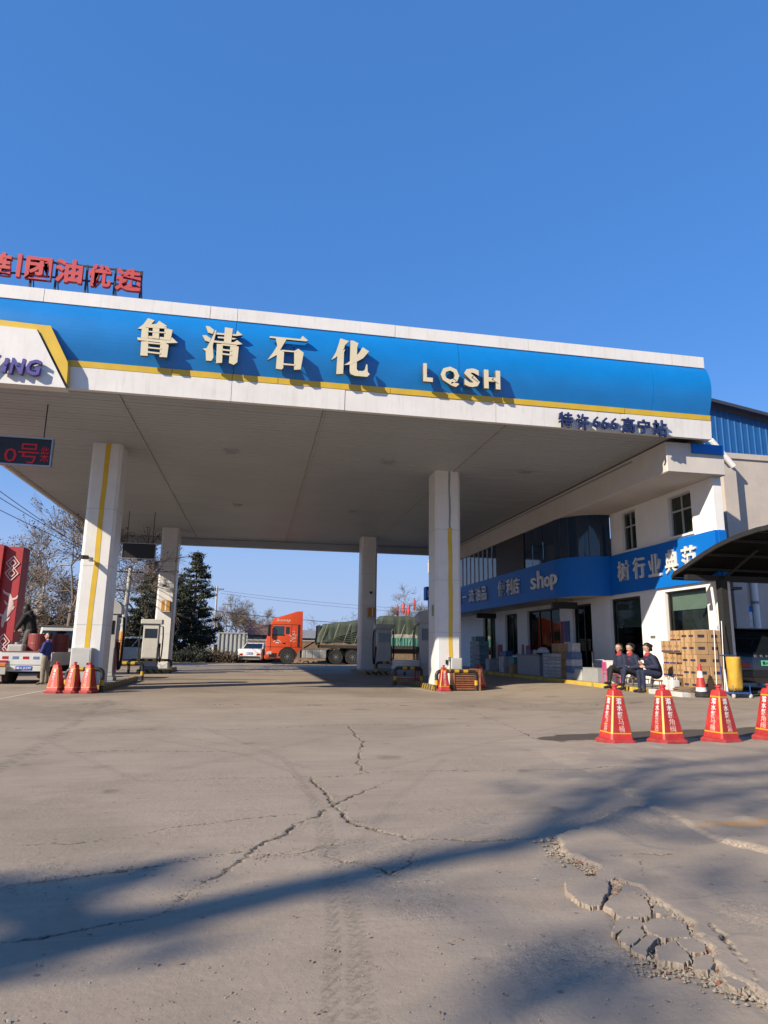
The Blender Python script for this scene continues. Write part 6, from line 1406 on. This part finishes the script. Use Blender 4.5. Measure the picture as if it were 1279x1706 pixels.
sp = [(300,50,1.3,1.0,m_shrub),(325,50,1.5,1.15,m_shrub),(350,50.5,1.3,1.1,m_shrub),(375,50,1.3,.95,m_brnsh),(398,50.5,.8,.7,m_brnsh),(265,53,1.6,1.5,m_shrub)]
sl_ = ['green shrub just right of the far left column','green shrub under the tall evergreen','green shrub before the evergreen trunk','brown shrub before the metal fence','low brown shrub at the fence end','dense shrub behind the far left pump']
for (px, y, w, h, mt), lb in zip(sp, sl_): shrub(lb, at(px, y), y, w, h, int(px), mt)
th = [(-30,40),(15,39),(45,38.5),(75,40),(105,41),(135,42),(165,44),(185,52),(212,55)]
for i, (px, y) in enumerate(th): shrub('tall brown leafed thicket bush, %s from the left behind the pickup' % (['first','second','third','fourth','fifth','sixth','seventh','eighth','ninth'][i]), at(px, y), y, 2.0, 4.1+.6*math.sin(i*2.1), 100+i, m_dead if i % 3 else m_brnsh, 4200, .055)
# far tree belt along the horizon
R = random.Random(77); b = B(); l = B()
for k in range(170):
    x = R.uniform(-90, 110); y = 105+R.uniform(-10, 22); h = R.uniform(3.0, 6.2)
    b.tube([(x,y,0),(x+R.gauss(0,.2),y,h*.6)], [.1,.05], 4, cap=False)
    for q in range(60):
        z = h*(.25+.75*R.random()); w = 1.7*math.sin(math.pi*min(1,(z/h)*.85+.1)); p = Vector((x+R.gauss(0,w*.6), y+R.gauss(0,w*.6), z)); l.tube([p, p+Vector((R.gauss(0,.4),R.gauss(0,.4),R.uniform(.1,.7)))], [.03,.008], 3, cap=False)
b.v += []; o = B(); o.v = b.v+l.v; n0 = len(b.v); o.f = b.f+[[i+n0 for i in f] for f in l.f]; o.m = [0]*len(o.f)
tag(o.o('far_tree_belt', M('far_twigs', (.17,.145,.13), .9, var=.3)), None, None, None, 'stuff')
# metal fence, brick wall, roofs
p0, p1 = at(362, 51.5), at(411, 51.5)
t = T('metal_fence', 'pale grey corrugated metal fence beside the white sedan', 'fence', ((p0+p1)/2, 51.5, 0)); w = (p1-p0)/2; n = 7
m_fence = M('fence_sheet', (.45,.47,.45), .5, dirt=.2)
for k in range(n):
    xa = -w+2*w*k/n; wd = 2*w/n; b = B(); q = [(xa,0),(xa+wd*.35,0),(xa+wd*.45,.09),(xa+wd*.9,.09),(xa+wd*.995,0)]
    b.rings([[(x,d,z) for x,d in q] for z in (0, 2.15)], cap=False, close=False); b.o('fence_sheet', m_fence, t)
B().box(-w, w, -.03, .0, 2.1, 2.17).o('rail', m_fence, t)
m_brk = M('far_brick', (.30,.20,.13), .9, var=.3, sc=4, bump=.6, bsc=20); m_mort = M('mortar', (.30,.27,.23), .95)
x0, x1 = at(412, 54), 22.
t = T('brick_wall', 'low brown brick wall running behind the orange truck', 'wall', ((x0+x1)/2, 54, 0)); w = (x1-x0)/2
B().box(-w, w, 0, .24, 0, 1.62).o('core', m_mort, t); B().box(-w-.02, w+.02, -.05, .29, 1.621, 1.74).o('coping', m_conc, t)
br = B(); zz = .03; row = 0
while zz < 1.55:
    x = -w-(.25 if row % 2 else 0)
    while x < w: br.box(max(x,-w), min(x+.48, w), -.016+R.uniform(-.006,.004), -.0005, zz, zz+.10); x += .5
    zz += .12; row += 1
o = br.o('brick_courses', m_brk, t); o['kind'] = 'stuff'
m_rub = M('rubble', (.33,.24,.17), .95, var=.4, sc=5)
b = B(); R = random.Random(5)
for k in range(700):
    x = R.uniform(x0-.5, 9.); z = abs(R.gauss(0,.18)); y = 53.6-abs(R.gauss(0,.5)); s_ = R.uniform(.05,.16); b.cbox((x,y,z*max(0,1-(53.6-y))), (s_*1.6,s_,s_))
tag(b.o('rubble_heap', m_rub), None, None, None, 'stuff')
def house(label, x, y, w, d, h, rh, wm, rm):
    t = T('house', label, 'house', (x, y, 0)); B().box(-w/2, w/2, -d/2, d/2, 0, h).o('wall', wm, t)
    b = B(); e = .3; b.add([(-w/2-e,-d/2-e,h),(w/2+e,-d/2-e,h),(w/2+e,0,h+rh),(-w/2-e,0,h+rh),(-w/2-e,d/2+e,h),(w/2+e,d/2+e,h)], [(0,1,2,3),(3,2,5,4),(0,3,4),(1,5,2),(0,4,5,1)]); b.o('roof', rm, t)
    for k in range(2): B().box(-w*.3+k*w*.45, -w*.3+k*w*.45+1., -d/2-.03, -d/2-.005, 1., 2.).o('window', m_darkpane, t)
house('low house with reddish brown roof left of the orange cab', at(436, 64), 64, 2.6, 4, 2.2, 1.0, m_mort, M('brown_roof', (.16,.085,.065), .9, var=.3, sc=3))
house('low house with grey roof seen between cab and trailer', at(528, 66), 66, 6, 5, 2.0, .8, m_mort, M('grey_roof', (.24,.24,.25), .8, var=.2))
house('white low buildings far right behind the trailer', at(760, 80), 80, 14, 6, 3., 1.2, m_wall, M('far_roof', (.2,.17,.16), .8))
# ---------------------------------------------------------------- red arch at the left
m_arch = M('arch_red', (.42,.028,.035), .5, var=.08, dirt=.08); m_motif = M('arch_motif', (.72,.55,.52), .6)
AY = 27.; xl, xr = P(1, AY, 10, 912).x, P(1, AY, 40, 912).x; zt = P(1, AY, 25, 911).z
ar = T('red_arch', 'tall red decorative gate pillar with white motifs behind the pickup', 'gate', ((xl+xr)/2, AY, 0)); w = (xr-xl)/2
B().box(-w, w, 0, .75, 0, zt).o('pillar', m_arch, ar, bev=.01)
B().box(-w-.16, -w-.001, -.22, .7, 0, zt+.03).o('pillar_wing', m_arch, ar)
B().box(-w-3.2, -w-.161, .1, .5, 0, zt-1.35).o('wall_panel', m_arch, ar); B().box(-w-3.2, -w-.161, .1, .5, zt-.75, zt-.25).o('lintel', m_arch, ar)
for z in (zt-1.2, zt-.95): B().box(-w-3.2, -w-.161, .2, .4, z, z+.08).o('lattice_bar', m_motif, ar)
def diamond(cx, z, s_, par):
    for q in (1., .5):
        pts = [(cx,z+s_*q),(cx+s_*q*.85,z),(cx,z-s_*q),(cx-s_*q*.85,z),(cx,z+s_*q)]
        b = B()
        for a, c in zip(pts[:-1], pts[1:]): b.tube([(a[0],-.012,a[1]),(c[0],-.012,c[1])], .022, 4)
        b.o('motif', m_motif, par)
for z in (zt-.62, zt-1.0, zt-3.5, zt-3.88): diamond(.0, z, .27, ar)
R = random.Random(9); pts = []; b = B()
for k in range(11): tt = k/10; pts.append((.10*math.sin(tt*5.2), -.012, zt-1.75-1.25*tt))
b.tube(pts, [.03,.06,.08,.10,.11,.11,.10,.09,.07,.05,.03], 8); b.v = [(x,-.012+(y+.012)*.12,z) for x,y,z in b.v]; b.o('motif', m_motif, ar)
for k in range(6): z = zt-1.8-.2*k; s_ = 1 if k % 2 else -1; b = B(); b.tube([(.1*math.sin(k),-.012,z),(.12*math.sin(k)+s_*.17,-.012,z+.08),(.1*math.sin(k)+s_*.22,-.012,z+.18)], [.05,.04,.015], 6); b.v = [(x,-.012+(y+.012)*.2,z) for x,y,z in b.v]; b.o('motif', m_motif, ar)
# ---------------------------------------------------------------- poles, lamps, wires
m_pole = M('pole_concrete', (.50,.50,.49), .8, dirt=.15)
def pole(label, x, y, h, r, lean=0., base=None, arms=1):
    t = T('utility_pole', label, 'utility pole', (x, y, 0), group='utility poles'); B().tube([(0,0,0),(lean,0,h)], [r, r*.65], 10).o('shaft', m_pole, t, smooth=40)
    if base: B().tube([(lean*.02,0,.3),(lean*1.6/h,0,1.9)], [r*1.03,r*.99], 10).o('warning_sleeve', M('amber_sleeve', (.6,.28,.06), .6), t)
    for k in range(arms):
        B().box(lean-.7, lean+.7, -.05, .05, h-.35-k*.55, h-.27-k*.55).o('crossarm', m_dark, t)
        for q in (-.6,-.2,.2,.6): B().lathe([(.03,0),(.05,.05),(.03,.1)], 8, (lean+q,0,h-.27-k*.55)).o('insulator', m_cabinet, t)
    return t
UY = 40.; ux = P(1, UY, 198, 1096).x; ut = P(1, UY, 218, 944)
pole('leaning utility pole with amber sleeve seen right of the near left column', ux, UY, ut.z, .17, ut.x-ux, True)
px2 = P(1, 70, 355, 1080).x; pole('thin dark utility pole at the right edge of the tall evergreen', px2, 70, P(1,70,355,976).z, .13, 0., None, 1)
px3 = P(1, 95, 374, 1080).x; pole('small far utility pole with crossarm above the metal fence', px3, 95, P(1,95,374,1003).z, .13, 0., None, 1)
lx = P(1, 45, 57, 1070).x; lz = P(1, 45, 66, 950).z
t = T('street_lamp', 'double armed pale street lamp behind the crouching person', 'street lamp', (lx, 45, 0)); B().tube([(0,0,0),(.25,0,lz)], [.11,.06], 10).o('post', m_pole, t)
for s_ in (-1, 1): B().tube([(.24,0,lz-.3),(.24+s_*.5,0,lz+.25),(.24+s_*1.0,0,lz+.38)], .04, 6).o('arm', m_pole, t); B().box(.24+s_*1.0-.28, .24+s_*1.0+.28, -.1, .1, lz+.34, lz+.44).o('lamp_head', m_cabinet, t, bev=.02)
B().box(-.25, .22, -.06, -.02, 2.3, 4.2).o('banner', M('pale_banner', (.5,.5,.55), .7, var=.4, sc=6), t)
def wire(label, pts, r=.016):
    b = B(); P_ = []
    for a, c in zip(pts[:-1], pts[1:]):
        a, c = Vector(a), Vector(c); sag = (c-a).length*.012
        for k in range(12): tt = k/12; q = a.lerp(c, tt); q.z -= sag*4*tt*(1-tt); P_.append(q)
    P_.append(Vector(pts[-1])); b.tube(P_, r, 4); tag(b.o('overhead_wire', m_dark), label, 'wire', 'overhead wires')
near = [P(1, 26, -90, 752), P(1, 26, -90, 772), P(1, 26, -90, 804)]
for k, (a, lb) in enumerate(zip(near, ('uppermost','middle','lowest'))): wire('%s of three wires slanting past the canopy at upper left' % lb, [a, (ut.x-.6+.5*k, UY, ut.z-.2), (px2-.4+.3*k, 70, P(1,70,355,984).z)])
wire('upper wire crossing the sky above the orange truck', [(px2, 70, P(1,70,355,983).z), P(1, 70, 760, 1018)]); wire('second wire crossing the sky above the orange truck', [(px2+.4, 70, P(1,70,355,988).z), P(1, 70, 760, 1024)])
wire('low thick wire passing behind the orange cab roof', [P(1, 58, 340, 1015), P(1, 58, 480, 1030), P(1, 58, 760, 1046)], .03)
# amber excavator arm over the fence
q = P(1, 56, 366, 1042); t = T('digger_arm', 'amber digger arm rising above the metal fence', 'digger', (q.x, 56, 0))
m_dig = M('digger_amber', (.62,.26,.03), .5, dirt=.3); B().tube([(.4,0,1.2),(.25,0,2.2),(-.15,0,3.05)], [.16,.17,.10], 6).o('arm', m_dig, t); B().box(-.3, 1.4, -.5, .5, .4, 1.3).o('body', m_dig, t, bev=.06); B().box(-.5, 1.6, -.6, .6, 0, .4).o('track', m_under, t, bev=.1)
# red ornaments in the tree behind the trailer
for k, (a, c) in enumerate(((662,1018),(672,1014),(681,1017),(690,1008),(676,1024))):
    q = P(1, 74.5, a, c); t = T('red_lantern', 'red lantern hanging in the bare tree above the tarpaulin, %s from the left' % ordn[k], 'lantern', (q.x, 74.5, q.z), group='red lanterns')
    B().lathe([(.06,-.6),(.13,-.45),(.15,0),(.13,.45),(.06,.6)], 10).o('shade', M('lantern_red_%d' % k, (.7,.05,.04), .6), t, smooth=True); B().cyl((0,0,.55), (0,0,.8), .03, n=5).o('cord', m_dark, t)
# ---------------------------------------------------------------- roadside tree behind the viewer whose shadow crosses the forecourt
def lift(px, py, h): h *= 1.75; g_ = G(px, py); return Vector((g_.x+SUN.x/SUN.z*h, g_.y+SUN.y/SUN.z*h, h))
R = random.Random(12)
tr_pts = [lift(-420, 1700, 3.2), lift(-20, 1600, 4.6), lift(250, 1537, 5.3), lift(500, 1478, 6.0), lift(750, 1425, 6.7), lift(980, 1378, 7.4)]
b0 = tr_pts[0]-Vector((-.06,-.03,1))*5.6; base = Vector((b0.x, b0.y, 0))
rt = T('roadside_tree', 'tall bare roadside tree standing behind the viewer', 'tree', base); b = B()
b.tube([p-base for p in [base]+tr_pts], [.24,.20,.17,.16,.14,.125,.11], 10); b.o('trunk', m_bark, rt, smooth=True)
b = B(); lf = B()
def limb(pts, r0, r1, nl=0, sp=.25):
    pp = [lift(*p)-base for p in pts]; b.tube(pp, [r0+(r1-r0)*k/(len(pp)-1) for k in range(len(pp))], 6)
    for k in range(nl):
        i = R.randrange(len(pp)-1); c = pp[i].lerp(pp[i+1], R.random())+Vector((R.gauss(0,sp),R.gauss(0,sp),R.gauss(0,sp))); leafquad(lf, c, R.uniform(.05,.11), R)
limb([(980,1378,7.4),(1100,1345,8.1),(1220,1325,8.7),(1400,1300,9.6)], .095, .06, 20, .5)
limb([(900,1395,7.2),(1010,1320,8.0),(1120,1278,8.8),(1300,1262,9.6)], .09, .06, 40, .6)
limb([(1050,1350,7.9),(1150,1300,8.7),(1279,1290,9.4),(1450,1280,10)], .09, .06, 40, .6)
limb([(1000,1372,7.6),(1150,1395,8.0),(1300,1392,8.6)], .07, .05, 12, .4)
limb([(120,1560,5.0),(60,1510,5.3),(0,1490,5.5),(-200,1480,5.9)], .16, .12, 50, .2)
limb([(60,1510,5.3),(140,1478,5.6),(240,1452,5.8)], .13, .07, 60, .15)
limb([(860,1400,7.0),(930,1330,7.6),(1000,1295,8.0),(1060,1280,8.4)], .035, .02, 30)
limb([(-20,1640,4.3),(200,1606,4.8),(330,1575,5.2)], .03, .02, 10, .1)
for c_, n_, s_ in (((935,1598,6.5),16,.10),((1045,1655,6.3),26,.14),((880,1650,6.2),10,.12),((1210,1500,7.2),18,.15),((1160,1290,8.3),50,.4),((1010,1290,8.2),30,.3),((1240,1330,8.3),50,.4)):
    q = lift(*c_)-base
    b.tube([tr_pts[3]-base, (tr_pts[3]-base).lerp(q,.5)+Vector((0,0,.2)), q], [.02,.014,.008], 4)
    for k in range(n_): leafquad(lf, q+Vector((R.gauss(0,s_),R.gauss(0,s_),R.gauss(0,s_))), R.uniform(.05,.10), R)
o = b.o('crown', m_bark, rt); lf.o('leaves', m_dead, o)
